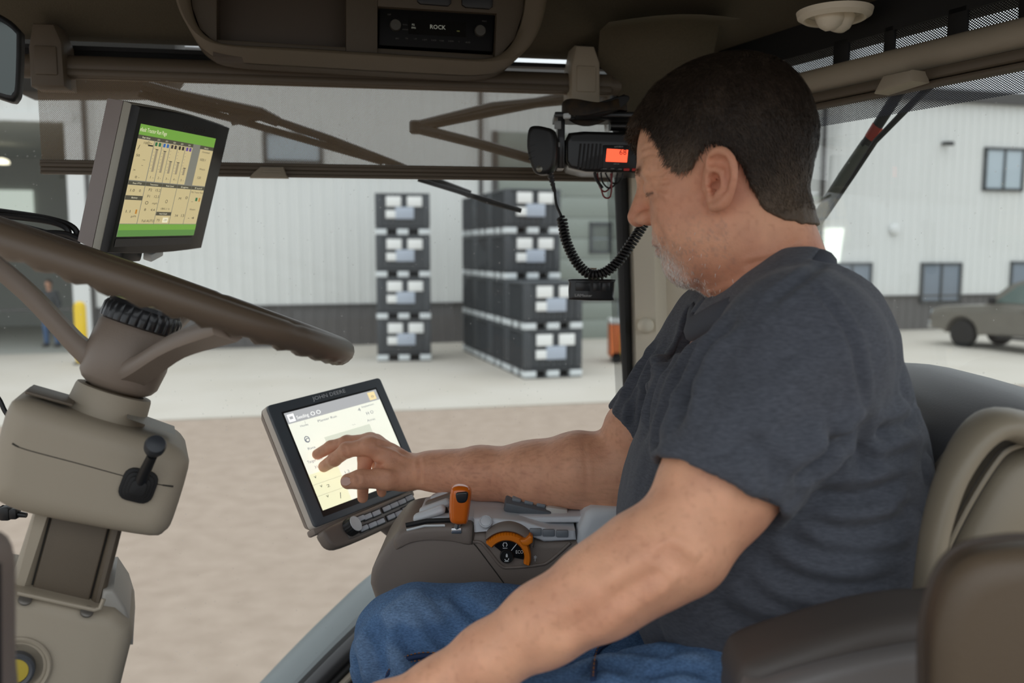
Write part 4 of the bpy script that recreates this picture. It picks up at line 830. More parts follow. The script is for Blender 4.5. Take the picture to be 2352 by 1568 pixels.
# orange lever
lv = [(1034, 1130), (1040, 1121), (1054, 1118), (1072, 1121), (1081, 1130), (1081, 1150), (1074, 1200), (1064, 1207), (1042, 1206), (1032, 1196), (1031, 1160)]
M_org = mat('lever_orange', (214, 104, 14), .28, coat=.5)
mb = MB(); mb.pillow([lA(*q, .018) for q in smooth_poly(lv, 3, closed=True)], -.006, .019, .0085); lo = mb.build('orange_lever', M_org, ar, smooth=70)
lb_ = smooth_poly([(1047, 1133), (1060, 1130), (1074, 1131), (1074, 1145), (1068, 1154), (1054, 1155), (1048, 1147)], 3, closed=True)
mb = MB(); mb.pillow([lA(*q, .02) for q in lb_], .012, .0205, .002); mb.build('thumb_button', M_capb, lo, smooth=60)
mb = MB(); mb.tube([AF.l3(1052, 1200, .006), AF.l3(1048, 1218, .0)], .004, 10); mb.box(AF.l3(1049, 1216, .0), (.014, .008, .012), r=.002); mb.build('lever_stem', M_chr, ar)
# round button, hood, dial
q = AF.l3(1116, 1198, .004); Mt = Matrix.Translation(q) @ Matrix.Rotation(-.75, 4, 'X')
mb = MB(); mb.lathe([(.0085, -.003), (.0085, .002), (.0075, .003), (.0068, .002), (.0066, .0028), (.004, .0036), (.001, .0038)], 28, M=Mt); mb.build('round_button', M_greyp, ar)
bz = [(1088, 1184), (1110, 1182), (1200, 1190), (1262, 1208), (1320, 1212), (1322, 1234), (1250, 1238), (1180, 1212), (1130, 1212), (1090, 1216)]
mb = MB(); mb.pillow([lA(*q, -.01) for q in bz], -.05, .002, .004); mb.build('switch_panel', M_greyp, ar, smooth=50)
for x in (1222, 1252, 1283):
    mb = MB(); a = AF.l3(x + 8, 1221 + (x - 1222) * .06, .003); mb.box(a, (.0155, .0095, .005), r=.0015); mb.build('rocker_button', mat('rocker_grey', (118, 124, 130), .4), ar)
M_dorg = mat('dial_orange', (224, 122, 20), .35); dc = np.array(lA(1164, 1274)); k_ = AF.mpp()
ro, ri = 57 * k_, 39 * k_
def arc_pts(a0, a1, n): return [math.radians(a0 + (a1 - a0) * i / (n - 1)) for i in range(n)]
mb = MB(); rows = []
for i, a in enumerate(arc_pts(143, -18, 73)):
    rdg = 1 - (.022 if (65 < math.degrees(a) < 143 and i % 3 == 0) else 0); o_ = ro * rdg; sgn = (math.cos(a), math.sin(a)); tl = max(0, min(1, (math.degrees(a) - 20) / 60)); wd = ri + (ro - ri) * (.45 + .55 * tl)
    o_ = min(o_, wd + .004) if tl < 1 else o_
    rows.append([(dc[0] + sgn[0] * r_, dc[1] + sgn[1] * r_, z) for r_, z in ((ri, .0), (ri, .011), (ri + .002, .0135), (o_ - .002, .0135), (o_, .011), (o_, .0))])
mb.loft(rows); dl = mb.build('throttle_dial', M_dorg, ar, smooth=40)
mb = MB(); rows = []; rh0, rh1 = 59 * k_, 79 * k_
for i, a in enumerate(arc_pts(138, 22, 40)):
    e_ = math.sin(math.pi * i / 39) ** .35; r1_ = rh0 + (rh1 - rh0) * e_; sgn = (math.cos(a), math.sin(a))
    rows.append([(dc[0] + sgn[0] * r_, dc[1] + sgn[1] * r_, z) for r_, z in ((rh0, -.03), (rh0, .010), (rh0 + .002, .0125), (r1_ * .72 + rh0 * .28, .011), (r1_, .004), (r1_, -.03))])
mb.loft(rows); mb.build('dial_hood', M_brown, ar, smooth=60)
ptr = [(1192, 1238), (1206, 1236), (1218, 1226), (1224, 1230), (1224, 1244), (1212, 1252), (1200, 1250)]
mb = MB(); mb.pillow([lA(*q, .014) for q in ptr], .004, .0185, .003); mb.build('pointer', M_dorg, dl, smooth=60)
mb = MB(); mb.prism([(dc[0] + r_ * math.cos(a), dc[1] + r_ * math.sin(a)) for r_, a in [(ri - .0005, a) for a in arc_pts(-12, 140, 30)] + [(.008, math.radians(140)), (.008, math.radians(-12))]], .0, .004); mb.build('dial_face', mat('dial_black', (12, 12, 14), .3), ar)
mb = MB(); mb.lathe([(.0088, 0), (.0088, .006), (.008, .0068), (.0074, .006), (.001, .006)], 30, M=Matrix.Translation((dc[0], dc[1], 0))); mb.build('centre_button', M_bez, ar)
mb = MB(); W_ = mat('icon_white', (222, 226, 228), .5)
q = lA(1184, 1268); mb.text('ECO', q[0], q[1], .0045, .0062, w=.0095)
def ringline(cx, cy, r, z, n=14, a0=0, a1=360, wd=.0005):
    for i in range(n):
        a, b = [math.radians(a0 + (a1 - a0) * (i + j) / n) for j in (0, 1)]
        mb.quad((cx + (r - wd) * math.cos(a), cy + (r - wd) * math.sin(a), z), (cx + (r + wd) * math.cos(a), cy + (r + wd) * math.sin(a), z), (cx + (r + wd) * math.cos(b), cy + (r + wd) * math.sin(b), z), (cx + (r - wd) * math.cos(b), cy + (r - wd) * math.sin(b), z))
q = lA(1160, 1248); ringline(q[0], q[1], .0026, .0045, 14, -60, 240); mb.rect(q[0] - .0022, q[1] + .0024, q[0] + .0022, q[1] + .0032, .0045); mb.rect(q[0] - .003, q[1] - .0048, q[0] + .003, q[1] - .0041, .0045)
q = lA(1164, 1276); mb.rect(q[0] - .0012, q[1] + .0005, q[0] + .0012, q[1] + .004, .0064); mb.rect(q[0] - .0006, q[1] + .004, q[0] + .0006, q[1] + .0052, .0064); ringline(q[0], q[1] - .0018, .0024, .0064, 10, 180, 380); mb.rect(q[0] - .003, q[1] - .0055, q[0] + .0025, q[1] - .0049, .0064)
q = lA(1229, 1281); mb.text('*', q[0] - .002, q[1] - .004, .0012, .011); mb.rect(q[0] - .0004, q[1] - .004, q[0] + .0004, q[1] + .003, .0013)
a_ = math.radians(52); mb.quad(*[(dc[0] + r_ * math.cos(a_) + s_ * .0005 * math.sin(a_), dc[1] + r_ * math.sin(a_) - s_ * .0005 * math.cos(a_), .0044) for r_, s_ in ((.0095, -1), (ri - .001, -1), (ri - .001, 1), (.0095, 1))])
mb.build('lettering', W_, ar, smooth=0)
# moulded recess line and seams on the side
mb = MB(); mb.tube([AF.l3(a, b, .0) for a, b in smooth_poly([(1085, 1244), (1105, 1246), (1125, 1268), (1150, 1298), (1170, 1303), (1235, 1297), (1262, 1288), (1310, 1246)], 5)], .0022, 8); mb.build('recess_ridge', M_brown, ar, smooth=60)
mb = MB(); mb.tube([AF.l3(a, b, .0003) for a, b in smooth_poly([(1088, 1248), (1100, 1262), (1148, 1326), (1165, 1350)], 4)], .0008, 6); mb.tube([AF.l3(a, b, .0048) for a, b in ((1087, 1205), (1086, 1228), (1084, 1250))], .0008, 6); mb.build('seam', M_line, ar)
# raised switch block, pale key, yellow and black knob, arm pad
mb = MB(); mb.box((.075, DZ + .026, -.052), (.062, .014, .05), r=.003, R=Matrix.Rotation(-.22, 3, 'Z') @ Matrix.Rotation(.25, 3, 'X')); sb_ = mb.build('switch_block', mat('block_grey', (92, 98, 104), .45), ar)
for i in range(3):
    for j in range(2):
        mb = MB(); mb.box((.060 + .016 * i, DZ + .0355 - .0036 * i, -.040 - .02 * j), (.012, .005, .013), r=.0015, R=Matrix.Rotation(-.22, 3, 'Z') @ Matrix.Rotation(.25, 3, 'X')); mb.build('key', mat('key_slate', (128, 134, 140), .45), sb_)
mb = MB(); mb.box((.112, DZ + .018, -.045), (.03, .014, .03), r=.004, R=Matrix.Rotation(-.15, 3, 'Z')); mb.build('pale_key', mat('pale_key', (186, 182, 176), .5), ar)
q = AF.l3(1291, 1188, -.05)
mb = MB(); mb.box(q + np.array([.002, -.004, 0]), (.026, .016, .024), r=.004); kn_ = mb.build('detent_knob', M_black, ar)
mb = MB(); mb.box(q + np.array([.0, .006, .004]), (.014, .012, .018), r=.004, R=Matrix.Rotation(-.3, 3, 'Z')); mb.build('yellow_cap', M_yellow, kn_)
pd = [(1322, 1232), (1326, 1205), (1342, 1166), (1356, 1156), (1540, 1156), (1540, 1260), (1330, 1260)]
mb = MB(); mb.pillow([lA(*q, -.02) for q in pd], -.13, .006, .012); mb.build('arm_pad', mat('pad_grey', (206, 210, 214), .55), ar, smooth=60)
# ------------------------------------------------------------------ two-way radio, strap, microphone, remote
UF = Fr.at(1390, 330, 1.42)
t = thing('two_way_radio', 'black two-way radio with orange display reading 68 in a bracket', 'radio', UF)
u3 = lambda a, b, w=0.: UF.l3(a, b, w)
M_ublk = mat('radio_shell', (19, 19, 20), .38, coat=.25)
mb = MB(); mb.pillow(poly(UF, [(1298, 322), (1306, 306), (1340, 302), (1480, 306), (1500, 312), (1500, 398), (1345, 395), (1306, 386), (1298, 372)]), -.10, .008, .006); mb.build('body', M_ublk, t, smooth=50)
for k in range(6):
    a = u3(1334 + k * 9.2, 330, .0088); b = u3(1328 + k * 9.2, 388, .0088); mb = MB(); mb.tube([a, b], .0019, 6); mb.build('grille_slat', mat('grille_black', (34, 34, 36), .5) if k == 0 else bpy.data.materials['grille_black'], t)
mb = MB(); x0, y0 = UF.l(1384, 391, .0085); x1, y1 = UF.l(1480, 333, .0085); mb.box(((x0 + x1) / 2, (y0 + y1) / 2, .0075), (x1 - x0, y1 - y0, .004), r=.0015); mb.build('face_plate', M_bez, t)
M_or = emis('orange_screen', (255, 92, 58), 1.1)
c4 = [u3(a, b, .0100) for a, b in ((1391, 371), (1440, 373), (1443, 344), (1394, 341))]
mb = MB(); mb.quad(*c4); mb.build('display', M_or, t, smooth=0)
mb = MB(); q = UF.l(1420, 357); mb.text('68', q[0], q[1], .0104, .0125, 0, w=.0115)
for s_, a, b, h, w_, k in (('uniden', 1409, 340, .0040, .014, 1), ('UHF CB', 1407, 379, .0022, .009, 1), ('SCAN', 1383, 390, .0024, .006, 1), ('MEM', 1401, 390, .0024, .005, 1), ('CALL', 1418, 391, .0024, .006, 1), ('CH', 1462, 360, .003, .006, 1)):
    q = UF.l(a, b); mb.text(s_, q[0], q[1], .0118 if h < .0026 else .0104, h, k, w=w_)
mb.build('lettering', [mat('lcd_ink', (120, 24, 16), .5), mat('print_white', (190, 192, 190), .5)], t, smooth=0)
for k, x in enumerate((1386, 1404, 1422, 1439, 1458)):
    mb = MB(); mb.box(u3(x, 388 + k * .4, .0092), (.0095, .0042, .004), r=.001); mb.build('button', mat('red_button', (206, 46, 44), .4) if k >= 3 else M_bez, t, label='red button' if k >= 3 else None)
mb = MB(); mb.box(u3(1385, 272, -.03), (.165, .009, .085), r=.002); mb.build('bracket_plate', M_ublk, t)
mb = MB(); a = u3(1287, 330, -.02); mb.box(a, (.012, .085, .05), r=.002); mb.build('bracket_arm', M_ublk, t)
mb = MB(); mb.box(u3(1281, 287, .006), (.011, .013, .003), r=.001); mb.box(u3(1281, 332, .006), (.008, .008, .003), r=.001); mb.build('bracket_label', mat('label_silver', (150, 152, 152), .4), t)
mb = MB(); mb.tube([u3(1400, 290, -.05), u3(1480, 290, -.06), u3(1520, 300, -.16), UF.inv(P(1530, 310, 1.60))], .008, 10); mb.build('bracket_stay', M_ublk, t)
f = Fr.at(1368, 246, 1.39, roll=4)
t = thing('strap_loop', 'black looped strap lying on top of the two-way radio', 'strap', f)
rows = []
for k in range(40):
    a = 2 * math.pi * k / 40; x = .050 * math.cos(a); z = .034 * math.sin(a) - .02; y = .006 * math.cos(a * 2) + .003 * math.sin(a); hb = .010 + .003 * math.sin(a * 3 + 1)
    n_ = np.array([math.cos(a), 0, math.sin(a) * 1.3]); rows.append([np.array([x, y - hb, z]), np.array([x, y - hb, z]) + n_ * .003, np.array([x, y + hb * .8, z]) + n_ * .002, np.array([x, y + hb, z])])
rows.append(rows[0]); mb = MB(); mb.loft(rows, cap=False); mb.build('band', mat('strap_black', (20, 19, 18), .6, var=.4, vscale=60, rgb2=(60, 44, 26)), t, smooth=60)
mb = MB(); mb.box((-.046, -.010, -.004), (.012, .008, .012), r=.002); mb.build('buckle', M_pad, t)
mb = MB(); mb.pillow([(x * .001, y * .001) for x, y in smooth_poly([(-30, -13), (10, -13), (40, -4), (54, 8), (48, 15), (20, 10), (-20, 0)], 3, closed=True)], -.03, .006, .003); mb.build('pad', M_rubber, t, smooth=60)
f = Fr.at(1246, 345, 1.37, yaw=-14)
t = thing('microphone', 'black handheld radio microphone with a coiled cord', 'microphone', f)
mp = smooth_poly([(1216, 300), (1230, 290), (1258, 294), (1274, 302), (1280, 330), (1279, 372), (1268, 396), (1250, 402), (1232, 399), (1222, 380), (1213, 340)], 3, closed=True)
mb = MB(); mb.pillow(poly(f, mp), -.016, .013, .007); mb.build('shell', mat('mic_black', (26, 26, 27), .42), t, smooth=60)
for k in range(3):
    q = f.l3(1222, 335 + k * 14, .010); mb = MB(); mb.box(q, (.012, .0022, .006), r=.0008, R=Matrix.Rotation(.35, 3, 'Z')); mb.build('side_rib', M_bez, t)
mb = MB(); q = f.l3(1240, 388, .009); mb.lathe([(.001, .005), (.005, .004), (.0068, 0), (.006, -.004)], 16, M=Matrix.Translation(q)); mb.build('clip_button', mat('worn_chrome', (120, 118, 108), .3, metal=.8), t)
mb = MB()
for k in range(5): q0 = f.l3(1263 + k * 2, 394 + k * 9, 0); q1 = f.l3(1264.5 + k * 2, 400 + k * 9, 0); mb.tube([q0, q1], [.0062 - .0007 * k, .0056 - .0007 * k], 10)
mb.tube([f.l3(1262, 392, 0), f.l3(1274, 440, 0)], .003, 8); mb.build('strain_relief', M_black, t)
cp = [(1274, 438, 0), (1278, 470, .002), (1290, 500, .004), (1299, 548, .005), (1318, 592, .006), (1340, 620, .006), (1362, 631, .006), (1390, 625, .004), (1420, 600, .002), (1448, 562, -.002), (1470, 528, -.008), (1490, 495, -.014)]
cpp = smooth_poly([tuple(f.l3(a, b, w_)) for a, b, w_ in cp], 24)
i0 = 24 * 2 - 3; lead = cpp[:i0 + 1]
mb = MB(); mb.tube(lead, .0022, 8)
arc = np.cumsum([0] + [np.linalg.norm(cpp[i + 1] - cpp[i]) for i in range(i0, len(cpp) - 1)]); Ltot = arc[-1]; nturn = int(Ltot / .0054); hel = []
seg = np.array(cpp[i0:])
for k in range(nturn * 12):
    s_ = Ltot * k / (nturn * 12); p_ = np.array([np.interp(s_, arc, seg[:, j]) for j in range(3)]); p2 = np.array([np.interp(min(s_ + .002, Ltot), arc, seg[:, j]) for j in range(3)]); p1 = np.array([np.interp(max(s_ - .002, 0), arc, seg[:, j]) for j in range(3)])
    tg = p2 - p1; tg /= np.linalg.norm(tg) + 1e-9; n1 = np.cross(tg, (0, 0, 1)); n1 /= np.linalg.norm(n1); n2 = np.cross(tg, n1); a = 2 * math.pi * k / 12; r_ = .0066 if k > 10 else .0066 * k / 10
    hel.append(p_ + n1 * r_ * math.cos(a) + n2 * r_ * math.sin(a))
mb.tube(hel, .0023, 6); mb.build('coiled_cord', M_black, t, smooth=70)
f = Fr.at(1360, 665, 1.385, roll=-1.5)
t = thing('remote_control', 'small black garage remote with three buttons clipped to the coiled cord', 'remote', f)
mb = MB(); mb.pillow(poly(f, smooth_poly([(1312, 640), (1405, 641), (1411, 648), (1408, 682), (1402, 690), (1314, 688), (1306, 683), (1307, 648)], 2, closed=True)), -.008, .007, .003); mb.build('case', mat('remote_black', (22, 23, 25), .3, coat=.3), t, smooth=60)
for x0, x1 in ((1321, 1355), (1361, 1378), (1382, 1400)):
    a = f.l(x0, 667); b = f.l(x1, 648); mb = MB(); mb.box(((a[0] + b[0]) / 2, (a[1] + b[1]) / 2, .0072), (b[0] - a[0], b[1] - a[1], .002), r=.0007); mb.build('button', mat('remote_button', (40, 42, 44), .3), t)
q = f.l(1319, 680); mb = MB(); mb.text('LiftMaster', q[0], q[1], .0073, .0062, w=.0275); mb.build('lettering', bpy.data.materials['print_white'], t, smooth=0)
mb = MB(); q = f.l3(1361, 628, 0); mb.box(q + np.array([0, .0, .008]), (.011, .018, .0015)); mb.box(q + np.array([0, .0085, .0]), (.011, .0015, .017)); mb.box(q + np.array([0, -.002, -.008]), (.011, .022, .0015)); mb.build('clip', mat('clip_metal', (140, 126, 104), .3, metal=.8), t)
f = Fr.at(1400, 420, 1.43)
t = thing('wire_loops', 'loops of thin red and black wire hanging below the two-way radio', 'wires', f)
for k, (pts, m) in enumerate((([(1372, 396), (1376, 425), (1388, 440), (1402, 428), (1406, 398)], 'r'), ([(1380, 396), (1384, 418), (1398, 432), (1412, 424), (1418, 398)], 'k'), ([(1390, 396), (1400, 415), (1415, 422), (1428, 410), (1430, 396)], 'k'), ([(1366, 396), (1370, 412), (1384, 432)], 'k'), ([(1381, 434), (1386, 450), (1394, 455), (1402, 450), (1405, 425), (1403, 398)], 'r'))):
    mb = MB(); mb.tube([f.l3(a, b, .003 * k - .006) for a, b in smooth_poly(pts, 5)], .0015 if k < 3 or m == 'r' else .0028, 6); mb.build('wire', mat('wire_red', (120, 26, 30), .4) if m == 'r' else M_black, t, label='red wire' if m == 'r' else None)
# ------------------------------------------------------------------ smooth bodies: distance fields polygonised on a grid
f32 = np.float32
def A3(v): return np.asarray(v, f32)
def smin(a, b, k):
    h = np.maximum(k - np.abs(a - b), 0) / k; return np.minimum(a, b) - h * h * k * f32(.25)
def smax(a, b, k): return -smin(-a, -b, k)
def rc(p, a, b, ra, rb):
    a, b = A3(a), A3(b); ba = b - a; pa = p - a; t = np.clip((pa @ ba) / f32(ba @ ba + 1e-12), 0, 1)
    return np.sqrt(((pa - t[:, None] * ba) ** 2).sum(1)) - (ra + (rb - ra) * t)
def ell(p, c, r, R=None):
    q = p - A3(c)
    if R is not None: q = q @ A3(R)
    r = A3(r); k0 = np.sqrt(((q / r) ** 2).sum(1)); k1 = np.sqrt(((q / (r * r)) ** 2).sum(1)); return k0 * (k0 - 1) / np.maximum(k1, 1e-6)
def chain(p, pts, k=.01):
    d = None
    for (a, ra), (b, rb) in zip(pts[:-1], pts[1:]):
        e = rc(p, a, b, ra, rb); d = e if d is None else smin(d, e, k)
    return d
def vnoise(p, seed=0):
    """smooth value noise, -1..1"""
    p = np.asarray(p, np.float64); i = np.floor(p).astype(np.int64); f = p - i; f = f * f * (3 - 2 * f); out = 0
    def h(x, y, z):
        n = (x * 73856093) ^ (y * 19349663) ^ (z * 83492791) ^ (seed * 2654435761); n = (n ^ (n >> 13)) * 1274126177; n = n ^ (n >> 16); return (n & 0xFFFF) / 32767.5 - 1
    for dx in (0, 1):
        for dy in (0, 1):
            for dz in (0, 1):
                w_ = (f[:, 0] if dx else 1 - f[:, 0]) * (f[:, 1] if dy else 1 - f[:, 1]) * (f[:, 2] if dz else 1 - f[:, 2]); out = out + w_ * h(i[:, 0] + dx, i[:, 1] + dy, i[:, 2] + dz)
    return out
def polygonise(fn, lo, hi, h, B=20):
    lo = np.array(lo, float); n = np.ceil((np.array(hi) - lo) / h / B).astype(int) * B + 1
    D = np.ones(n, f32); nb = (n - 1) // B; g = np.stack(np.meshgrid(*[np.arange(k) for k in nb], indexing='ij'), -1).reshape(-1, 3)
    cen = lo + (g + .5) * B * h; dc_ = fn(cen.astype(f32)); half = B * h * .5 * 1.7321; act = np.abs(dc_) < half * 1.25 + .012
    for q, d_ in zip(g[~act], dc_[~act]):
        if d_ < 0: s_ = tuple(slice(a * B, a * B + B + 1) for a in q); D[s_] = -1
    loc_ = np.stack(np.meshgrid(*[np.arange(B + 1)] * 3, indexing='ij'), -1).reshape(-1, 3)
    ga = g[act]
    for c0 in range(0, len(ga), 12):
        ch = ga[c0:c0 + 12]; pts = np.concatenate([lo + (q * B + loc_) * h for q in ch]).astype(f32); v = fn(pts).reshape(len(ch), B + 1, B + 1, B + 1)
        for q, vv_ in zip(ch, v): D[q[0] * B:q[0] * B + B + 1, q[1] * B:q[1] * B + B + 1, q[2] * B:q[2] * B + B + 1] = vv_
    S = (D < 0); c8 = np.zeros(n - 1, np.uint8); N = n - 1
    for dx in (0, 1):
        for dy in (0, 1):
            for dz in (0, 1): c8 += S[dx:dx + N[0], dy:dy + N[1], dz:dz + N[2]]
    idx = np.argwhere((c8 > 0) & (c8 < 8)); vid = np.full(N, -1, np.int32); vid[tuple(idx.T)] = np.arange(len(idx))
    acc = np.zeros((len(idx), 3)); cnt = np.zeros(len(idx)); cor = [(a, b, c) for a in (0, 1) for b in (0, 1) for c in (0, 1)]
    val = {c: D[idx[:, 0] + c[0], idx[:, 1] + c[1], idx[:, 2] + c[2]] for c in cor}
    for c in cor:
        for ax in range(3):
            if c[ax] == 0:
                e = list(c); e[ax] = 1; e = tuple(e); m = (val[c] < 0) != (val[e] < 0); t = val[c][m] / (val[c][m] - val[e][m]); q = np.tile(np.array(c, float), (m.sum(), 1)); q[:, ax] = t; acc[m] += q; cnt[m] += 1
    V = lo + (idx + acc / np.maximum(cnt, 1)[:, None]) * h; F = []
    for ax in range(3):
        u, v_ = (ax + 1) % 3, (ax + 2) % 3; s0 = [slice(None)] * 3; s1 = [slice(None)] * 3; s0[ax] = slice(0, -1); s1[ax] = slice(1, None)
        E = np.argwhere(S[tuple(s0)] != S[tuple(s1)]); E = E[(E[:, u] > 0) & (E[:, v_] > 0) & (E[:, u] < n[u] - 1) & (E[:, v_] < n[v_] - 1)]
        def cid(du, dv): q = E.copy(); q[:, u] -= du; q[:, v_] -= dv; return vid[tuple(q.T)]
        Q = np.stack([cid(1, 1), cid(0, 1), cid(0, 0), cid(1, 0)], 1); flip = ~S[tuple(E.T)]; Q[flip] = Q[flip][:, ::-1]; F.append(Q)
    return V, np.concatenate(F)
def normals(V, F):
    fn_ = np.cross(V[F[:, 2]] - V[F[:, 0]], V[F[:, 3]] - V[F[:, 1]]); N = np.zeros_like(V)
    for k in range(4): np.add.at(N, F[:, k], fn_)
    return N / (np.linalg.norm(N, axis=1)[:, None] + 1e-12)
def relax(V, F, n=1, lam=.5):
    a = np.concatenate([F[:, [0, 1]], F[:, [1, 2]], F[:, [2, 3]], F[:, [3, 0]]]); a = np.concatenate([a, a[:, ::-1]])
    deg = np.bincount(a[:, 0], minlength=len(V))[:, None]
    for i in range(n):
        s_ = np.stack([np.bincount(a[:, 0], weights=V[a[:, 1], k], minlength=len(V)) for k in range(3)], 1); V = V + lam * (s_ / np.maximum(deg, 1) - V)
    return V
def mesh_obj(name, V, F, m, parent, col=None, org=None):
    me = bpy.data.meshes.new(name); V = V - (org if org is not None else 0)
    me.vertices.add(len(V)); me.vertices.foreach_set('co', V.astype(f32).ravel()); F = F.astype(np.int32); k = F.shape[1]
    me.loops.add(F.size); me.loops.foreach_set('vertex_index', F.ravel()); me.polygons.add(len(F)); me.polygons.foreach_set('loop_start', np.arange(0, F.size, k, dtype=np.int32))
    me.polygons.foreach_set('use_smooth', np.ones(len(F), bool)); me.update(calc_edges=True); me.validate(); me.materials.append(m)
    if col is not None:
        at = me.color_attributes.new('tone', 'FLOAT_COLOR', 'POINT'); at.data.foreach_set('color', np.concatenate([col, np.ones((len(V), 1))], 1).astype(f32).ravel())
    o = bpy.data.objects.new(name, me); COL.objects.link(o); o.parent = parent; return o
def march(fn, px, py, y0=.4, y1=1.6):
    """first point of a body along the line of sight, to seat seams on its surface"""
    r = ray(px, py); r = r / np.linalg.norm(r); t = y0
    for i in range(90):
        d = float(fn(A3([EYE + r * t]))[0])
        if d < .0006: break
        t += max(d * .8, .0005)
        if t > y1 * 1.4: break
    return EYE + r * t
def march_many(fn, pxs, y0=.4):
    R_ = np.array([ray(a, b) / np.linalg.norm(ray(a, b)) for a, b in pxs]); t = np.full(len(R_), y0)
    for i in range(80):
        d = fn((EYE + R_ * t[:, None]).astype(f32)).astype(float); t = np.where(t < 2.2, t + np.where(d > .0006, np.maximum(d * .8, .0004), 0), t)
    return EYE + R_ * t[:, None]
def crease(V, fn, lines):
    """sum of soft folds: each line (points, depth, width) sinks a valley with a swell on either side"""
    out = np.zeros(len(V))
    for pts, A, w_ in lines:
        q = march_many(fn, smooth_poly(pts, 4)); c_ = q.mean(0); m = np.where(np.linalg.norm(V - c_, axis=1) < np.linalg.norm(q - c_, axis=1).max() + 5 * w_)[0]
        if not len(m): continue
        U = V[m]; best = np.full(len(m), 9.); tt = np.zeros(len(m)); n_ = len(q) - 1
        for i in range(n_):
            e = q[i + 1] - q[i]; t = np.clip(((U - q[i]) @ e) / (e @ e + 1e-12), 0, 1); d = np.linalg.norm(U - q[i] - t[:, None] * e, axis=1); b = d < best; best = np.where(b, d, best); tt = np.where(b, (i + t) / n_, tt)
        fade = np.clip(np.sin(np.pi * np.clip(tt, .02, .98)) * 1.6, 0, 1)
        out[m] += A * fade * (-np.exp(-(best / w_) ** 2) + .75 * np.exp(-((best - 2.1 * w_) / (1.1 * w_)) ** 2))
    return out
def tone_mat(name, rough=.5, bump=.2, bscale=300., sss=0., var=.1, vscale=90., stretch=None, spec=.4, sheen=0.):
    m = mat(name, (200, 200, 200), rough, bump=bump, bscale=bscale, spec=spec, stretch=stretch); t = m.node_tree; N = t.nodes; L = t.links; b = N['Principled BSDF']
    a = N.new('ShaderNodeAttribute'); a.attribute_name = 'tone'; co = N.new('ShaderNodeTexCoord'); n = N.new('ShaderNodeTexNoise'); n.inputs['Scale'].default_value = vscale; n.inputs['Detail'].default_value = 5
    if stretch: mp = N.new('ShaderNodeMapping'); mp.inputs['Scale'].default_value = stretch; L.new(co.outputs['Object'], mp.inputs[0]); L.new(mp.outputs[0], n.inputs['Vector'])
    else: L.new(co.outputs['Object'], n.inputs['Vector'])
    mr = N.new('ShaderNodeMapRange'); mr.inputs[1].default_value = .3; mr.inputs[2].default_value = .7; mr.inputs[3].default_value = 1 - var; mr.inputs[4].default_value = 1 + var; L.new(n.outputs[0], mr.inputs[0])
    mx = N.new('ShaderNodeVectorMath'); mx.operation = 'SCALE'; L.new(a.outputs['Color'], mx.inputs[0]); L.new(mr.outputs[0], mx.inputs['Scale']); L.new(mx.outputs[0], b.inputs['Base Color'])
    if sss: b.inputs['Subsurface Weight'].default_value = sss; b.inputs['Subsurface Radius'].default_value = (.008, .003, .0015); b.inputs['Subsurface Scale'].default_value = 1.
    if sheen: b.inputs['Sheen Weight'].default_value = sheen; b.inputs['Sheen Roughness'].default_value = .5
    return m
L3 = lambda c: np.array(lin(c)[:3])
def blend(col, w_, c): w_ = np.clip(w_, 0, 1)[:, None]; return col * (1 - w_) + L3(c) * w_
def gau(V, c, r): return np.exp(-((V - np.asarray(c)) ** 2).sum(1) / (2 * r * r))

# ------------------------------------------------------------------ the man: joints
HY, HP = math.radians(20), math.radians(14)
hf = np.array([-math.cos(HY) * math.cos(HP), math.sin(HY) * math.cos(HP), -math.sin(HP)]); hl = np.array([-math.sin(HY), -math.cos(HY), 0.]); hu = np.cross(hf, hl)
HO = P(1648, 425, .85) - hl * .076; HR = np.stack([hf, hl, hu], 1)
hl2w = lambda q: HO + HR @ np.array(q, float)
S_L, E_L, W_L = P(1838, 805, .755), P(1556, 1262, .70), P(1012, 1582, .70)
S_R, E_R, W_R = P(1660, 765, 1.08), P(1415, 1090, 1.11), P(985, 1081, 1.185)
HEM_L = P(1648, 1118, .715); dL = HEM_L - S_L; dL /= np.linalg.norm(dL); HEM_R = P(1468, 992, 1.10); dR = HEM_R - S_R; dR /= np.linalg.norm(dR)
TY = math.radians(12)
trow = [(600, 1760, 1900), (660, 1680, 1985), (750, 1575, 2028), (850, 1508, 2058), (950, 1472, 2092), (1050, 1455, 2110), (1150, 1450, 2118), (1250, 1452, 2116), (1350, 1462, 2104), (1450, 1485, 2086), (1560, 1520, 2070), (1700, 1560, 2050)]
tz = []; tc_ = []; trx = []; try_ = []
for (py, a, b), hw in zip(trow, (.05, .10, .165, .185, .190, .192, .196, .20, .20, .198, .19, .18)):
    pa, pb = P(a, py, .915), P(b, py, .915); tz.append(pa[2]); tc_.append(((pa + pb) / 2)[:2]); trx.append((pb[0] - pa[0]) / 2 - .004); try_.append(hw)
tz = np.array(tz)[::-1]; tc_ = np.array(tc_)[::-1]; trx = np.array(trx)[::-1]; try_ = np.array(try_)[::-1]
def torso(p):
    z = p[:, 2]; cx = np.interp(z, tz, tc_[:, 0]); cy = np.interp(z, tz, tc_[:, 1]); rx = np.interp(z, tz, trx); ry = np.interp(z, tz, try_)
    dx = p[:, 0] - cx; dy = p[:, 1] - cy; c, s_ = math.cos(TY), math.sin(TY); qx = dx * c - dy * s_; qy = dx * s_ + dy * c
    k0 = ((np.abs(qx) / rx) ** 2.3 + (np.abs(qy) / ry) ** 2.3) ** (1 / 2.3); d = (k0 - 1) * np.minimum(rx, ry)
    return np.maximum(d * .85, np.maximum(z - f32(tz[-1]), f32(tz[1] - .02) - z)).astype(f32)
NB = P(1790, 735, .92)                                # root of the neck
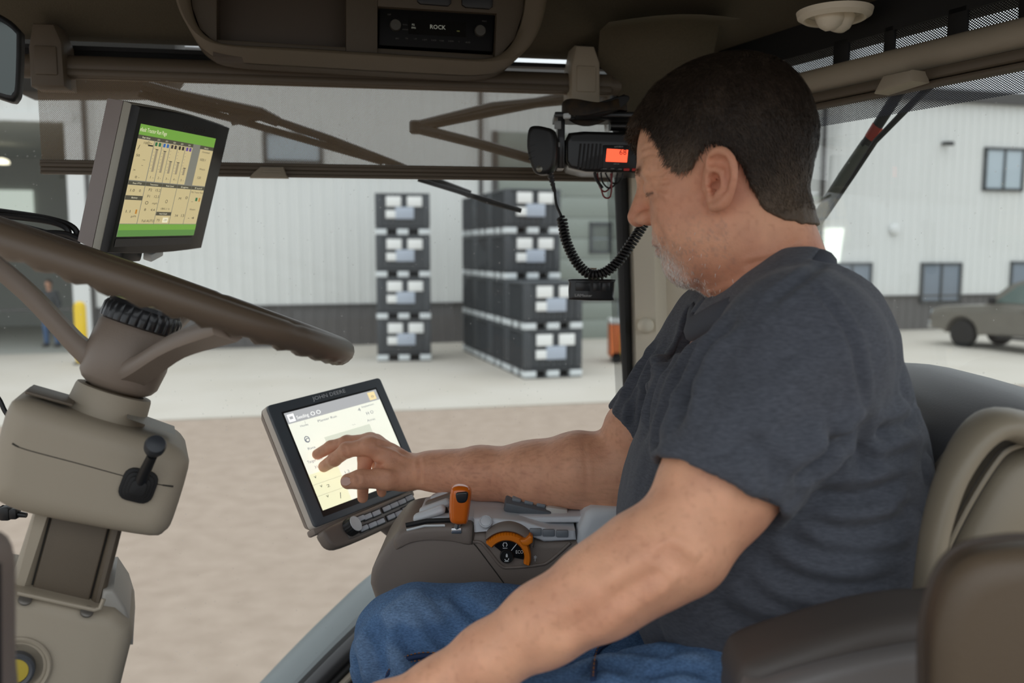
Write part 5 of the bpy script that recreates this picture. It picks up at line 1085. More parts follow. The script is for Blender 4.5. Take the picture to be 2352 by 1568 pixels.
TR_L, TR_R = P(1840, 752, .83), P(1715, 722, 1.02)
def shoulders(p, g=0.):
    d = chain(p, [(NB, .062 + g), (TR_L, .062 + g), (S_L, .066 + g)], .03); return smin(d, chain(p, [(NB, .06 + g), (TR_R, .06 + g), (S_R, .066 + g)], .03), .03)
def neck(p, g=0.):
    a, b = hl2w((-.016, 0, -.015)), hl2w((-.026, 0, -.135)); return rc(p, a, b, .058 + g, .064 + g)
def sphere_cull(c, r):
    c = A3(c)
    def near(p): return np.sqrt(((p - c) ** 2).sum(1)) < r
    return near
def limited(fn, c, r):
    """evaluate fn only near c; elsewhere a safe far distance"""
    c = A3(c)
    def g(p):
        dd = np.sqrt(((p - c) ** 2).sum(1)) - r; out = np.maximum(dd, f32(.03)) + f32(.03); m = dd < .06
        if m.any(): out[m] = fn(p[m])
        return out.astype(f32)
    return g
# head in its own axes: x forward, y left, z up
def ear(q):
    s_ = np.abs(q[:, 1]); p = np.stack([q[:, 0], s_, q[:, 2]], 1)
    th = math.radians(-12); R = np.array([[math.cos(th), 0, math.sin(th)], [0, 1, 0], [-math.sin(th), 0, math.cos(th)]]); ph = math.radians(24); R2 = np.array([[math.cos(ph), math.sin(ph), 0], [-math.sin(ph), math.cos(ph), 0], [0, 0, 1]])
    l_ = ((p - A3((.004, .0725, .004))) @ A3(R)) @ A3(R2)              # x forward, y out, z up within the ear
    d = ell(l_, (-.010, .006, .001), (.0185, .0062, .030))
    rim = [((-.001, .009, .014), .0036), ((-.005, .010, .026), .0036), ((-.016, .010, .0285), .0038), ((-.026, .010, .019), .0038), ((-.0285, .010, .004), .0036), ((-.024, .009, -.011), .0034), ((-.014, .008, -.022), .0050), ((-.004, .007, -.024), .0050)]
    rs_ = smooth_poly([r_[0] for r_ in rim], 4); rr_ = np.interp(np.linspace(0, 7, len(rs_)), range(8), [r_[1] for r_ in rim]); d = smin(d, chain(l_, list(zip(rs_, rr_)), .002), .003)
    d = smax(d, -ell(l_, (-.007, .0130, -.003), (.0095, .0130, .0125)), .0016)
    d = smax(d, -chain(l_, [((-.006, .0130, .0185), .0054), ((-.018, .0130, .017), .0054), ((-.0215, .0128, .004), .0044), ((-.019, .0130, -.008), .0036)], .002), .002)
    d = smin(d, chain(l_, [((-.008, .009, .012), .0030), ((-.0165, .0095, .008), .0030), ((-.017, .009, -.006), .0028), ((-.009, .008, -.0125), .0030)], .002), .0025)
    d = smin(d, rc(l_, (.001, .005, -.002), (.001, .008, -.006), .004, .0045), .003)
    return smax(d, -rc(l_, (-.003, .02, -.003), (-.001, -.005, -.003), .0032, .0025), .002)
def head_local(q):
    s_ = np.abs(q[:, 1]); p = np.stack([q[:, 0], s_, q[:, 2]], 1)
    d = ell(q, (-.008, 0, .050), (.0885, .0735, .079))
    d = smin(d, ell(q, (.030, 0, .010), (.0495, .060, .078)), .03)
    d = smin(d, ell(q, (.022, 0, -.048), (.056, .060, .043)), .03)
    d = smin(d, ell(p, (.012, .046, -.052), (.040, .022, .036)), .02)                       # jaw side
    d = smin(d, ell(q, (.062, 0, -.068), (.020, .026, .0185)), .016)
    d = smin(d, ell(q, (.030, 0, -.078), (.038, .045, .020)), .016)                           # soft under-chin
    d = smin(d, ell(p, (.052, .036, -.020), (.024, .023, .026)), .02)                        # cheeks
    d = smin(d, ell(p, (.046, .050, .002), (.018, .012, .010)), .014)
    d = smin(d, rc(p, (.079, .008, .037), (.066, .046, .036), .0085, .0075), .012)           # brow
    d = smax(d, -ell(p, (.090, .031, .021), (.018, .0155, .0115)), .012)                     # orbit
    d = smin(d, ell(p, (.0665, .0315, .0195), (.0130, .0145, .0125)), .004)                  # lid over the eye
    d = smax(d, -rc(p, (.0825, .020, .0128), (.0765, .046, .0125), .0013, .0012), .002)      # lid line
    d = smin(d, rc(q, (.0785, 0, .032), (.098, 0, -.003), .0075, .0115), .009)
    d = smin(d, ell(p, (.088, .0125, -.0075), (.0105, .0075, .0078)), .005)
    d = smax(d, -ell(p, (.0905, .0078, -.0155), (.0055, .0034, .004)), .002)
    d = smin(d, ell(q, (.070, 0, -.030), (.0165, .026, .014)), .010)                         # muzzle
    d = smin(d, ell(q, (.0805, 0, -.0360), (.0085, .021, .0056)), .003)
    d = smin(d, ell(q, (.0785, 0, -.0470), (.0095, .019, .0062)), .003)
    d = smax(d, -rc(p, (.0885, 0, -.0412), (.0735, .025, -.0425), .0012, .0012), .0022)
    d = smax(d, -rc(p, (.079, .024, -.010), (.068, .034, -.036), .0025, .0020), .008)        # nose to mouth fold
    return smin(d, ear(q), .004)
def head_w(p): return head_local(((p - A3(HO)) @ A3(HR)))
HEAD = limited(lambda p: smin(head_w(p), neck(p), .022), HO + np.array([0, 0, -.03]), .21)
# right hand, placed finger by finger
def onscreen(px, py, w_): l_ = TF_.l(px, py, w_); return TF_.p((l_[0], l_[1], w_))
fi_tip, fm_tip = onscreen(744, 1071, .0094), onscreen(729, 1043, .0085)
PK = [P(853, 1024, 1.190), P(850, 1015, 1.208), P(862, 1018, 1.226), P(880, 1030, 1.243)]
FING = [
    [(PK[0], .0125), (P(797, 1033, 1.200), .0110), (P(768, 1055, 1.214), .0099), (fi_tip, .0085)],
    [(PK[1], .0125), (P(797, 1017, 1.222), .0105), (P(760, 1026, 1.232), .0092), (fm_tip, .0080)],
    [(PK[2], .0120), (P(838, 1052, 1.202), .0102), (P(834, 1098, 1.196), .0092), (P(833, 1143, 1.212), .0078)],
    [(PK[3], .0110), (P(868, 1066, 1.222), .0090), (P(872, 1104, 1.212), .0080), (P(877, 1131, 1.215), .0068)]]
THUMB = [(P(930, 1092, 1.186), .0175), (P(888, 1099, 1.172), .0150), (P(828, 1100, 1.162), .0122), (P(800, 1105, 1.160), .0110)]
def hand_r(p):
    pl_ = [P(940, 1080, 1.196), P(945, 1082, 1.205), P(950, 1085, 1.216), P(955, 1090, 1.226)]; d = None
    for k in range(4):
        e = rc(p, pl_[k], PK[k], .0185, .0132); d = e if d is None else smin(d, e, .012)
    d = smin(d, rc(p, P(925, 1090, 1.20), P(885, 1085, 1.205), .022, .016), .015)
    d = smin(d, ell(p, P(905, 1100, 1.19), (.026, .018, .013)), .014)
    fd = None
    for k, fg in enumerate(FING): e = chain(p, fg, .004); fd = e if fd is None else smin(fd, e, .0016)
    d = smin(d, fd, .007)
    d = smin(d, chain(p, THUMB, .008), .009)
    for fg in FING[:2]: d = smin(d, ell(p, fg[1][0], (.0112, .0112, .0112)), .003)
    return d
HAND_R = limited(hand_r, P(860, 1080, 1.20), .125)
def arms(p):
    fr1 = E_R * .72 + W_R * .28
    d = chain(p, [(S_R, .052), (HEM_R, .043), (E_R + np.array([.03, 0, .02]), .046), (E_R, .046)], .02)
    d = smin(d, chain(p, [(E_R, .047), (P(1330, 1078, 1.115), .0475), (P(1225, 1090, 1.135), .0430), (P(1100, 1086, 1.16), .0340), (P(1030, 1083, 1.176), .0268), (W_R, .0232), (P(945, 1080, 1.195), .0215)], .02), .02)
    e = chain(p, [(S_L, .058), (S_L * .45 + E_L * .55, .050), (P(1640, 1130, .715), .0455), (E_L + np.array([.006, 0, .012]), .0405)], .02)
    e = smin(e, chain(p, [(E_L, .0395), (P(1480, 1290, .695), .0395), (P(1380, 1355, .695), .0370), (P(1250, 1432, .698), .0320), (P(1120, 1512, .70), .0265), (W_L, .0235), (P(870, 1650, .70), .024)], .02), .02)
    e = smin(e, ell(p, P(1585, 1292, .705), (.017, .017, .014)), .02)                        # elbow point
    hL = P(830, 1670, .70); e = smin(e, rc(p, P(880, 1644, .70), hL, .024, .026), .02)
    for k in range(4):
        a = P(770, 1650 + 8 * k, .66 + .024 * k); b_ = P(700 + 12 * abs(k - 1), 1690 + 6 * k, .655 + .026 * k); e = smin(e, chain(p, [(hL, .016), (a, .0095), (b_, .0075)], .004), .006)
    e = smin(e, chain(p, [(hL, .016), (P(850, 1680, .655), .011), (P(800, 1710, .64), .009)], .005), .006)
    return smin(d, e, .005)
def body_sdf(p):
    d = smin(smin(torso(p) + f32(.014), shoulders(p, -.012), .03), HEAD(p), .02); d = smin(d, arms(p), .015); return smin(d, HAND_R(p), .012)
import time as _t; _t0 = _t.time()
man = thing('person', 'man in charcoal t-shirt and blue jeans seated, tapping the touchscreen', 'person', Fr((.28, .92, 1.34), np.eye(3))); MO = np.array([.28, .92, 1.34])
V, F = polygonise(body_sdf, (-.345, .56, 2.14), (.47, 1.30, 2.83), .0018); V = relax(V, F, 1, .35)
Nb = normals(V, F)
V = V + Nb * crease(V, body_sdf, [([(1500, 1268), (1548, 1288), (1580, 1316)], .0028, .0045), ([(1520, 1250), (1562, 1270), (1592, 1300)], .0022, .004), ([(1392, 1382), (1480, 1332), (1545, 1288)], .0026, .007), ([(1250, 1470), (1350, 1420), (1450, 1360)], .0018, .008), ([(1340, 1000), (1345, 1060), (1350, 1120)], .0004, .003), ([(960, 1050), (966, 1085), (962, 1112)], .0016, .003), ([(955, 1052), (905, 1020), (862, 1008)], -.0018, .004), ([(950, 1060), (900, 1036), (862, 1026)], -.0014, .004), ([(905, 1075), (880, 1072), (862, 1070)], .0018, .004), ([(820, 1090), (824, 1100), (824, 1112)], .0012, .0025), ([(790, 1024), (794, 1034), (796, 1046)], .0010, .0025),
    ([(1618, 690), (1690, 668), (1770, 628)], .0016, .0035), ([(1700, 612), (1790, 590), (1850, 560)], .0014, .003), ([(1720, 640), (1800, 610), (1860, 580)], .0014, .003), ([(1506, 408), (1520, 400), (1535, 384)], .0009, .0022), ([(1506, 418), (1524, 418), (1542, 414)], .0009, .0022), ([(1506, 428), (1522, 436), (1538, 442)], .0009, .0022), ([(1492, 440), (1510, 458), (1530, 468)], .0012, .004), ([(1500, 505), (1520, 540), (1530, 580)], .0014, .004), ([(1600, 640), (1612, 662), (1640, 690)], .0016, .005), ([(1470, 345), (1500, 335), (1525, 345)], .0007, .002), ([(1468, 362), (1500, 352), (1530, 362)], .0007, .002), ([(1612, 400), (1616, 440), (1622, 480)], .0012, .003)])[:, None]
# skin tones
q = (V - HO) @ HR; inh = (np.linalg.norm(q - np.array([0, 0, .0]), axis=1) < .2)
col = np.tile(L3((234, 176, 142)), (len(V), 1))
col = blend(col, .45 * (vnoise(V * 55, 3) * .5 + .1), (186, 122, 100)); col = blend(col, .3 * np.clip(vnoise(V * 240, 5) - .25, 0, 1), (160, 100, 76))
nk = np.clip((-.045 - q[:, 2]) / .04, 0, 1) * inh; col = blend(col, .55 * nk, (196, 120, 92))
for c_, r_, w_ in (((.096, 0, -.004), .014, .22), ((.05, .05, -.01), .02, .25), ((-.012, .08, .0), .022, .45), ((.03, .06, .0), .03, .12)): col = blend(col, w_ * gau(q, c_, r_) + w_ * gau(q * np.array([1, -1, 1]), c_, r_), (196, 112, 94))
sides = np.abs(q[:, 1])
brow = np.exp(-(((q[:, 0] - .078) / .02) ** 2 + ((sides - .028) / .017) ** 2 + ((q[:, 2] - .0405 + (sides - .028) * .1) / .0042) ** 2)); col = blend(col, brow * .45, (150, 112, 88))
st = np.clip(gau(q, (.070, 0, -.070), .024) * 1.9, 0, 1) * inh; col = blend(col, st * (.55 + .45 * vnoise(V * 420, 9)), (236, 230, 224))
st2 = np.clip(np.exp(-(((q[:, 2] + .055) / .03) ** 2)) * (q[:, 0] > .0) * (q[:, 2] < -.01) * .5, 0, 1) * inh; col = blend(col, st2 * np.clip(vnoise(V * 500, 11), 0, 1), (150, 132, 122))
lip = np.exp(-(((q[:, 0] - .079) / .012) ** 2 + (q[:, 1] / .02) ** 2 + ((q[:, 2] + .042) / .0075) ** 2)); col = blend(col, lip * .8, (178, 110, 98))
lidl = np.exp(-(((q[:, 2] - .0128) / .0016) ** 2)) * (np.abs(sides - .033) < .014) * (q[:, 0] > .06) * inh; col = blend(col, .8 * lidl, (70, 48, 40))
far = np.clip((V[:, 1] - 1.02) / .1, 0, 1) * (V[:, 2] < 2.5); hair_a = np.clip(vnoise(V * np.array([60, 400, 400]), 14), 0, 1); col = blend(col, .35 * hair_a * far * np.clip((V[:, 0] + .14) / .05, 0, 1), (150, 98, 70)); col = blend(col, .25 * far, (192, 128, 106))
col = blend(col, .4 * np.clip(vnoise(V * 16, 21), 0, 1) * (V[:, 1] < .78) * (V[:, 2] < 2.45), (190, 118, 96))
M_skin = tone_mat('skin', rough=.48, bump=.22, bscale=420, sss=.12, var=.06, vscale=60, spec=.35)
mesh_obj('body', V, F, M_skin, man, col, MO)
print('body', len(V), _t.time() - _t0)
nail = mat('nail', (222, 176, 160), .3)
mb = MB(); tp = THUMB[3][0]; dr = (THUMB[3][0] - THUMB[2][0]); dr /= np.linalg.norm(dr); nrm = np.array([-.15, -.95, .25]); nrm -= dr * (nrm @ dr); nrm /= np.linalg.norm(nrm)
mb.pillow([(math.cos(a) * .0075, math.sin(a) * .0062) for a in np.linspace(0, 2 * math.pi, 16, endpoint=False)], -.001, .0012, .0008)
Rn = Matrix(np.stack([dr, np.cross(nrm, dr), nrm], 1).tolist()).to_4x4(); mb.v = [tuple(Matrix.Translation(tp + dr * .002 + nrm * .0102 - MO) @ Rn @ Vector(x)) for x in mb.v]; mb.build('thumb_nail', nail, man)

# ------------------------------------------------------------------ hair
HPOLY = [(.066, .098), (.058, .080), (.047, .056), (.043, .036), (.031, .022), (.020, .022), (.014, .033), (.0, .041), (-.015, .036), (-.024, .016), (-.030, -.012), (-.036, -.034), (-.052, -.048), (-.078, -.060), (-.14, -.062), (-.14, .2), (.2, .2), (.13, .12)]
def poly2d(x, y, P_):
    d = np.full(len(x), 1e9); s_ = np.ones(len(x)); n = len(P_)
    for i in range(n):
        ax_, ay_ = P_[i]; bx, by = P_[i - 1]; ex, ey = bx - ax_, by - ay_; wx, wy = x - ax_, y - ay_; t = np.clip((wx * ex + wy * ey) / (ex * ex + ey * ey), 0, 1); d = np.minimum(d, (wx - ex * t) ** 2 + (wy - ey * t) ** 2)
        c1 = y >= ay_; c2 = y < by; c3 = ex * wy > ey * wx; fl = (c1 & c2 & c3) | (~c1 & ~c2 & ~c3); s_ = np.where(fl, -s_, s_)
    return s_ * np.sqrt(d)
def skull(q):
    d = ell(q, (-.008, 0, .050), (.0885, .0735, .079)); d = smin(d, ell(q, (.030, 0, .010), (.0495, .060, .078)), .03); return smin(d, rc(q, (-.016, 0, -.015), (-.030, 0, -.15), .058, .069), .022)
def hair_local(q):
    th = .0068 + .0045 * np.clip((q[:, 2] - .06) / .05, 0, 1) + .0015 * np.clip((-q[:, 0] - .03) / .05, 0, 1) * np.clip((q[:, 2] + .02) / .04, 0, 1)
    th = th * np.clip((q[:, 2] + .064) / .055, .10, 1); pl2 = poly2d(q[:, 0], q[:, 2], HPOLY)
    d = np.maximum(skull(q) - th, pl2 * .9)
    fr_ = rc(q, (.044, -.040, .106), (.0810, -.022, .079), .015, .008); fr_ = smin(fr_, rc(q, (.044, .0, .110), (.0800, .004, .083), .017, .008), .008); fr_ = smin(fr_, rc(q, (.0810, -.012, .080), (.0830, -.028, .060), .007, .0035), .008); fr_ = smin(fr_, rc(q, (.036, .03, .106), (.070, .034, .090), .015, .008), .01)
    d = smin(d, fr_, .008); return d.astype(f32)
hw = lambda p: hair_local((p - A3(HO)) @ A3(HR))
Vh, Fh = polygonise(hw, HO - .16, HO + .17, .0028, B=16); Vh = relax(Vh, Fh, 2, .4); Nh = normals(Vh, Fh)
Vh = Vh + Nh * (.0012 * vnoise((Vh - HO) @ HR * np.array([90, 160, 70]), 4)[:, None])
# combed short strands over the shell
rng = np.random.default_rng(5); fa = rng.integers(0, len(Fh), 60000); w4 = rng.dirichlet([1] * 4, 60000); pos = (Vh[Fh[fa]] * w4[:, :, None]).sum(1); nr = Nh[Fh[fa, 0]]; ql = (pos - HO) @ HR; qn = nr @ HR
outer = (skull(ql.astype(f32)) > .003) & ((qn * np.sign(ql + 1e-6)).sum(1) > -.5); pos, nr, ql, qn = pos[outer], nr[outer], ql[outer], qn[outer]; pos, nr, ql, qn = pos[:26000], nr[:26000], ql[:26000], qn[:26000]
fwd = np.clip((ql[:, 0] + .02) / .06, 0, 1)[:, None]; dirl = fwd * np.array([.75, 0, -.55]) + (1 - fwd) * np.array([-.25, 0, -.97]); crown = np.clip((ql[:, 2] - .09) / .04, 0, 1)[:, None]; dirl = dirl * (1 - crown * .8) + crown * .8 * np.array([1., -.25, .05])
dirl = dirl + rng.normal(0, .22, dirl.shape); dw = dirl @ HR.T; dw -= nr * (dw * nr).sum(1)[:, None]; dw /= np.linalg.norm(dw, axis=1)[:, None]; ln = (rng.uniform(.006, .013, len(pos)) * np.clip((ql[:, 2] + .07) / .08, .22, 1))[:, None]
sd_ = np.cross(dw, nr); wd = .00042; p0 = pos - nr * .0012; p1 = p0 + dw * ln * .55 + nr * .0022; p2 = p0 + dw * ln + nr * .0020
vs = np.stack([p0 - sd_ * wd, p0 + sd_ * wd, p1 - sd_ * wd * .8, p1 + sd_ * wd * .8, p2 - sd_ * .0001, p2 + sd_ * .0001], 1).reshape(-1, 3); b6 = np.arange(len(pos))[:, None] * 6
fs = np.concatenate([b6 + np.array([0, 1, 3, 2]), b6 + np.array([2, 3, 5, 4])]) + len(Vh)
Va = np.concatenate([Vh, vs]); qa = (Va - HO) @ HR
ch = np.tile(L3((45, 36, 29)), (len(Va), 1)); gr = np.clip((.01 - qa[:, 2]) / .05, 0, 1) * np.clip((-qa[:, 0]) / .03, .4, 1); ch = blend(ch, .55 * gr + .12 * vnoise(Va * 60, 2), (112, 96, 80)); sb2 = gau(qa, (.03, .065, .026), .014); ch = blend(ch, sb2 * .6, (140, 118, 98))
ch = blend(ch, .35 * np.clip((qa[:, 0] - .06) / .03, 0, 1), (96, 74, 52)); strand_t = np.repeat(rng.uniform(-.3, .5, len(pos)), 6); ch[len(Vh):] *= (1 + strand_t)[:, None]
def tufts(w_, n, L_, dl, c_, seed, lift=.0012):
    g = np.random.default_rng(seed); pr_ = np.clip(w_, 0, None); k = g.choice(len(V), n, p=pr_ / pr_.sum()); p0 = V[k] + g.normal(0, .0006, (n, 3)); nn_ = Nb[k]; d_ = np.asarray(dl(p0), float) + g.normal(0, .3, (n, 3)); d_ = d_ @ HR.T; d_ -= nn_ * (d_ * nn_).sum(1)[:, None]; d_ /= np.linalg.norm(d_, axis=1)[:, None] + 1e-9
    ln_ = g.uniform(.6, 1.2, n)[:, None] * L_; s_ = np.cross(d_, nn_) * .00028; p1 = p0 + d_ * ln_ + nn_ * lift
    return np.stack([p0 - s_, p0 + s_, p1 + s_ * .4, p1 - s_ * .4], 1).reshape(-1, 3), np.arange(n)[:, None] * 4 + np.arange(4), np.tile(L3(c_), (n * 4, 1)) * g.uniform(.7, 1.3, (n, 1)).repeat(4, 0)
tv = [Va]; tf = [Fh, fs]; tcol = [ch]; off_ = len(Va)
sgn_ = lambda p0: np.sign(((p0 - HO) @ HR)[:, 1])
for w_, n_, L_, dl, c_, sd in ((brow * (brow > .35), 300, .006, lambda p0: np.stack([-.35 + 0 * sgn_(p0), sgn_(p0), .25 + 0 * sgn_(p0)], 1), (116, 90, 70), 1), (st * inh * (q[:, 2] < -.028), 2200, .0036, lambda p0: np.tile([.3, 0, -.9], (len(p0), 1)), (226, 220, 214), 2), (lidl, 24, .0035, lambda p0: np.stack([1 + 0 * sgn_(p0), .4 * sgn_(p0), -.5 + 0 * sgn_(p0)], 1), (60, 46, 38), 4)):
    v_, f_, c2_ = tufts(w_, n_, L_, dl, c_, sd); tv.append(v_); tf.append(f_ + off_); tcol.append(c2_); off_ += len(v_)
Va = np.concatenate(tv); ch = np.concatenate(tcol)
M_hair = tone_mat('hair', rough=.55, bump=.5, bscale=260, var=.2, vscale=200, spec=.25)
mesh_obj('hair', Va, np.concatenate(tf), M_hair, man, ch, MO)
print('hair', len(Va), _t.time() - _t0)

# ------------------------------------------------------------------ shirt
hemn = dL + np.array([.10, 0, -.12]); hemn /= np.linalg.norm(hemn)
cB, cF = P(1893, 572, .92), P(1594, 738, .925); cC = (cB + cF) / 2; cA = (cB - cF) / np.linalg.norm(cB - cF); cL = np.array([math.sin(.15) * -1, -math.cos(.15), 0]); cN = np.cross(cL, cA); cN /= np.linalg.norm(cN)
if cN[2] < 0: cN = -cN
zHEM = P(1700, 1600, .92)[2]
def sleeve(p):
    a = smax(chain(p, [(S_L, .069), (HEM_L + dL * .05, .0605)], .02), ((p - A3(HEM_L)) @ A3(hemn)), .004); b_ = smax(chain(p, [(S_R, .064), (HEM_R + dR * .05, .0485)], .02), ((p - A3(HEM_R)) @ A3(dR)), .004)
    return a, b_
def shirt(p):
    a, b_ = sleeve(p); d = smin(torso(p), shoulders(p), .05); d = smin(d, a, .022); d = smin(d, b_, .022)
    d = smin(d, ell(p, P(1560, 1230, .92), (.06, .15, .10)), .05)
    ins = chain(p, [(HEM_L - dL * .05, .056), (HEM_L + dL * .05, .055)], .01); d = smax(d, -ins, .004); ins = rc(p, HEM_R - dR * .05, HEM_R + dR * .05, .0455, .0455); d = smax(d, -ins, .004)
    cut = smax((p - A3(cC)) @ A3(cN) - .007 * np.minimum(np.abs((p - A3(cC)) @ A3(cL)) / .076, 1.) ** 1.5, np.sqrt(((p - A3(cC)) ** 2).sum(1)) - .125, .01)
    d = smax(d, -cut, .008)
    return np.maximum(d, f32(zHEM) - p[:, 2]).astype(f32)
Vs, Fs = polygonise(shirt, (.06, .57, 2.13), (.48, 1.26, 2.76), .0030); Vs = relax(Vs, Fs, 2, .4); Ns = normals(Vs, Fs)
def folds(V, axis, seed, sc, sharp=1.):
    """long soft folds: noise squeezed across the folds and stretched along them"""
    axis = np.asarray(axis, float); axis /= np.linalg.norm(axis); t = V @ axis; Q = V - t[:, None] * axis; n = vnoise(Q * sc + t[:, None] * axis * sc * .16, seed); n2 = vnoise(Q * sc * 2.1 + t[:, None] * axis * sc * .3, seed + 1)
    return .55 * n2 * .5 + .5 * n - np.exp(-(n / .20) ** 2) * .9 + .3
def reg(px, py, Y, r, V): return np.clip(gau(V, P(px, py, Y), r) * 1.3, 0, 1)
dsp = .0048 * folds(Vs, (.8, -.3, -.15), 31, 26) * np.clip(reg(2000, 1250, .78, .09, Vs) + reg(1880, 1400, .74, .10, Vs) + reg(2080, 1050, .85, .06, Vs), 0, 1)
dsp += .0062 * folds(Vs, P(1520, 1010, .9) - P(1640, 720, .9), 37, 24) * np.clip(reg(1530, 900, .88, .07, Vs) + reg(1580, 800, .9, .05, Vs), 0, 1)
dsp += .0036 * folds(Vs, P(1700, 1100, .66) - P(1930, 960, .70), 41, 22) * np.clip(reg(1850, 1020, .68, .06, Vs) + reg(1700, 900, .66, .07, Vs) * .4, 0, 1)
dsp += .0045 * folds(Vs, (.5, 0, -.8), 43, 24) * np.clip(reg(1450, 930, 1.1, .06, Vs), 0, 1); dsp += .0008 * vnoise(Vs * 40, 8)
dsp += 1.5 * crease(Vs, shirt, [([(1578, 765), (1532, 832), (1494, 920), (1478, 990)], .0045, .0065), ([(1612, 772), (1562, 850), (1522, 950), (1502, 1040)], .005, .0075), ([(1655, 765), (1602, 850), (1566, 930)], .004, .0065), ([(1692, 722), (1632, 800), (1584, 900), (1548, 1000)], .005, .008), ([(1548, 800), (1510, 850), (1484, 905)], .004, .006), ([(1510, 790), (1465, 855), (1432, 930)], .004, .006), ([(1470, 880), (1452, 930), (1448, 985)], .003, .005),
    ([(1988, 972), (1930, 1010), (1870, 1062), (1822, 1112)], .0065, .008), ([(1910, 960), (1892, 1040), (1852, 1112)], .004, .008), ([(1705, 1000), (1762, 1062), (1792, 1122)], .003, .009), ([(1985, 975), (1975, 1040), (1985, 1100)], .003, .008),
    ([(1860, 1132), (1930, 1142), (2010, 1126), (2082, 1092)], .0045, .008), ([(1842, 1190), (1930, 1216), (2020, 1210), (2100, 1180)], .005, .0085), ([(1792, 1230), (1880, 1266), (1980, 1276), (2090, 1258)], .005, .0085), ([(1742, 1290), (1840, 1332), (1950, 1346), (2080, 1322)], .005, .009), ([(1690, 1335), (1790, 1388), (1900, 1420), (2000, 1425)], .0045, .009), ([(1642, 1382), (1740, 1432), (1850, 1462)], .004, .009), ([(2000, 1002), (2060, 986), (2108, 962)], .004, .007), ([(1962, 1062), (2040, 1052), (2105, 1030)], .004, .007), ([(1840, 640), (1880, 672), (1925, 722), (1955, 775), (1972, 830), (1982, 900), (1986, 960)], .0022, .004), ([(1760, 700), (1840, 640), (1900, 600)], .002, .005)]); Vs = relax(Vs + Ns * dsp[:, None], Fs, 1, .3); dsp = dsp * 0; Vs = Vs + Ns * dsp[:, None]
cs = np.tile(L3((79, 82, 90)), (len(Vs), 1)); cs = blend(cs, .3 * (vnoise(Vs * np.array([120, 120, 500]), 6) * .5 + .5), (98, 102, 112))
M_shirt = tone_mat('shirt_jersey', rough=.9, bump=.35, bscale=900, var=.22, vscale=320, stretch=(.5, .5, 2.2), spec=.15, sheen=.12)
sh = mesh_obj('shirt', Vs, Fs, M_shirt, man, cs, MO)
print('shirt', len(Vs), _t.time() - _t0)
# neckband and seams
def collar_solid(p): return smin(torso(p), shoulders(p), .05)
mb = MB(); rows = []; crad = []
for k in range(56):
    a = 2 * math.pi * k / 56; o_ = cA * math.cos(a) + cL * math.sin(a); rs_ = np.linspace(.05, .135, 60); lat_ = np.abs(rs_ * math.sin(a)); q = cC + o_ * rs_[:, None] + cN * (.007 * np.minimum(lat_ / .076, 1) ** 1.5)[:, None]
    dd = collar_solid(q.astype(f32)); i = int(np.argmax(dd > 0)) if (dd > 0).any() else 40; crad.append(q[i] if i > 0 else q[30])
crad = np.array(crad)
for it_ in range(3): crad = (np.roll(crad, 1, 0) + crad * 2 + np.roll(crad, -1, 0)) / 4
for k in range(56):
    a = 2 * math.pi * k / 56; o_ = cA * math.cos(a) + cL * math.sin(a); c_ = crad[k]
    rows.append([c_ - MO + cN * h_ + o_ * w_ for h_, w_ in ((.0045, -.016), (.0065, -.013), (.0060, -.009), (.0010, -.001), (-.0050, .0045), (-.0130, .0062), (-.0165, .004), (-.010, -.002), (-.002, -.012))])
rows.append(rows[0]); mb.loft(rows, cap=False); mb.build('neckband', mat('neckband_knit', (76, 79, 88), .9, bump=.3, bscale=900), sh, smooth=70)
def seam(fn, pts, r, name, m, parent, off=.0):
    mb = MB(); q = [march(fn, a, b) - MO for a, b in smooth_poly(pts, 4)]; mb.tube(q, r, 6); return mb.build(name, m, parent, smooth=70)
M_sseam = mat('shirt_seam', (50, 53, 60), .9)
seam(shirt, [(1510, 1068), (1580, 1086), (1660, 1112), (1740, 1142), (1792, 1162)], .0008, 'hem_stitch', M_sseam, sh)

# ------------------------------------------------------------------ jeans
KN_R = P(955, 1492, .945); HIP_R = P(1850, 1480, 1.02); HIP_L = P(1900, 1560, .80); KN_L = P(560, 1830, .70)
def jeans(p):
    d = chain(p, [(HIP_R, .092), (P(1400, 1500, .985), .080), (P(1100, 1498, .955), .0735), (KN_R, .0725)], .03)
    d = smin(d, chain(p, [(KN_R, .071), (P(930, 1700, .95), .066), (P(925, 2100, .95), .06), (P(915, 2600, .95), .055)], .03), .02)
    e = chain(p, [(HIP_L, .095), (P(1500, 1716, .745), .0785), (KN_L, .070), (P(600, 2500, .70), .06)], .03)
    d = smin(d, e, .03); d = smin(d, ell(p, P(1880, 1560, .92), (.11, .17, .085)), .05); return d.astype(f32)
Vj, Fj = polygonise(jeans, (-.30, .55, 1.75), (.46, 1.16, 2.33), .0034); Vj = relax(Vj, Fj, 2, .4); Nj = normals(Vj, Fj)
dsp = .0085 * folds(Vj, P(1060, 1500, .88) - P(900, 1370, .88), 51, 21) * np.clip(reg(960, 1450, .88, .07, Vj) + reg(1100, 1440, .88, .05, Vj) * .6, 0, 1)
dsp += .006 * folds(Vj, (.1, 0, 1), 53, 20) * np.clip(reg(850, 1560, .9, .06, Vj), 0, 1) + .006 * folds(Vj, (1, .2, .3), 57, 22) * np.clip(reg(1500, 1540, .7, .08, Vj), 0, 1) + .0008 * vnoise(Vj * 45, 3)
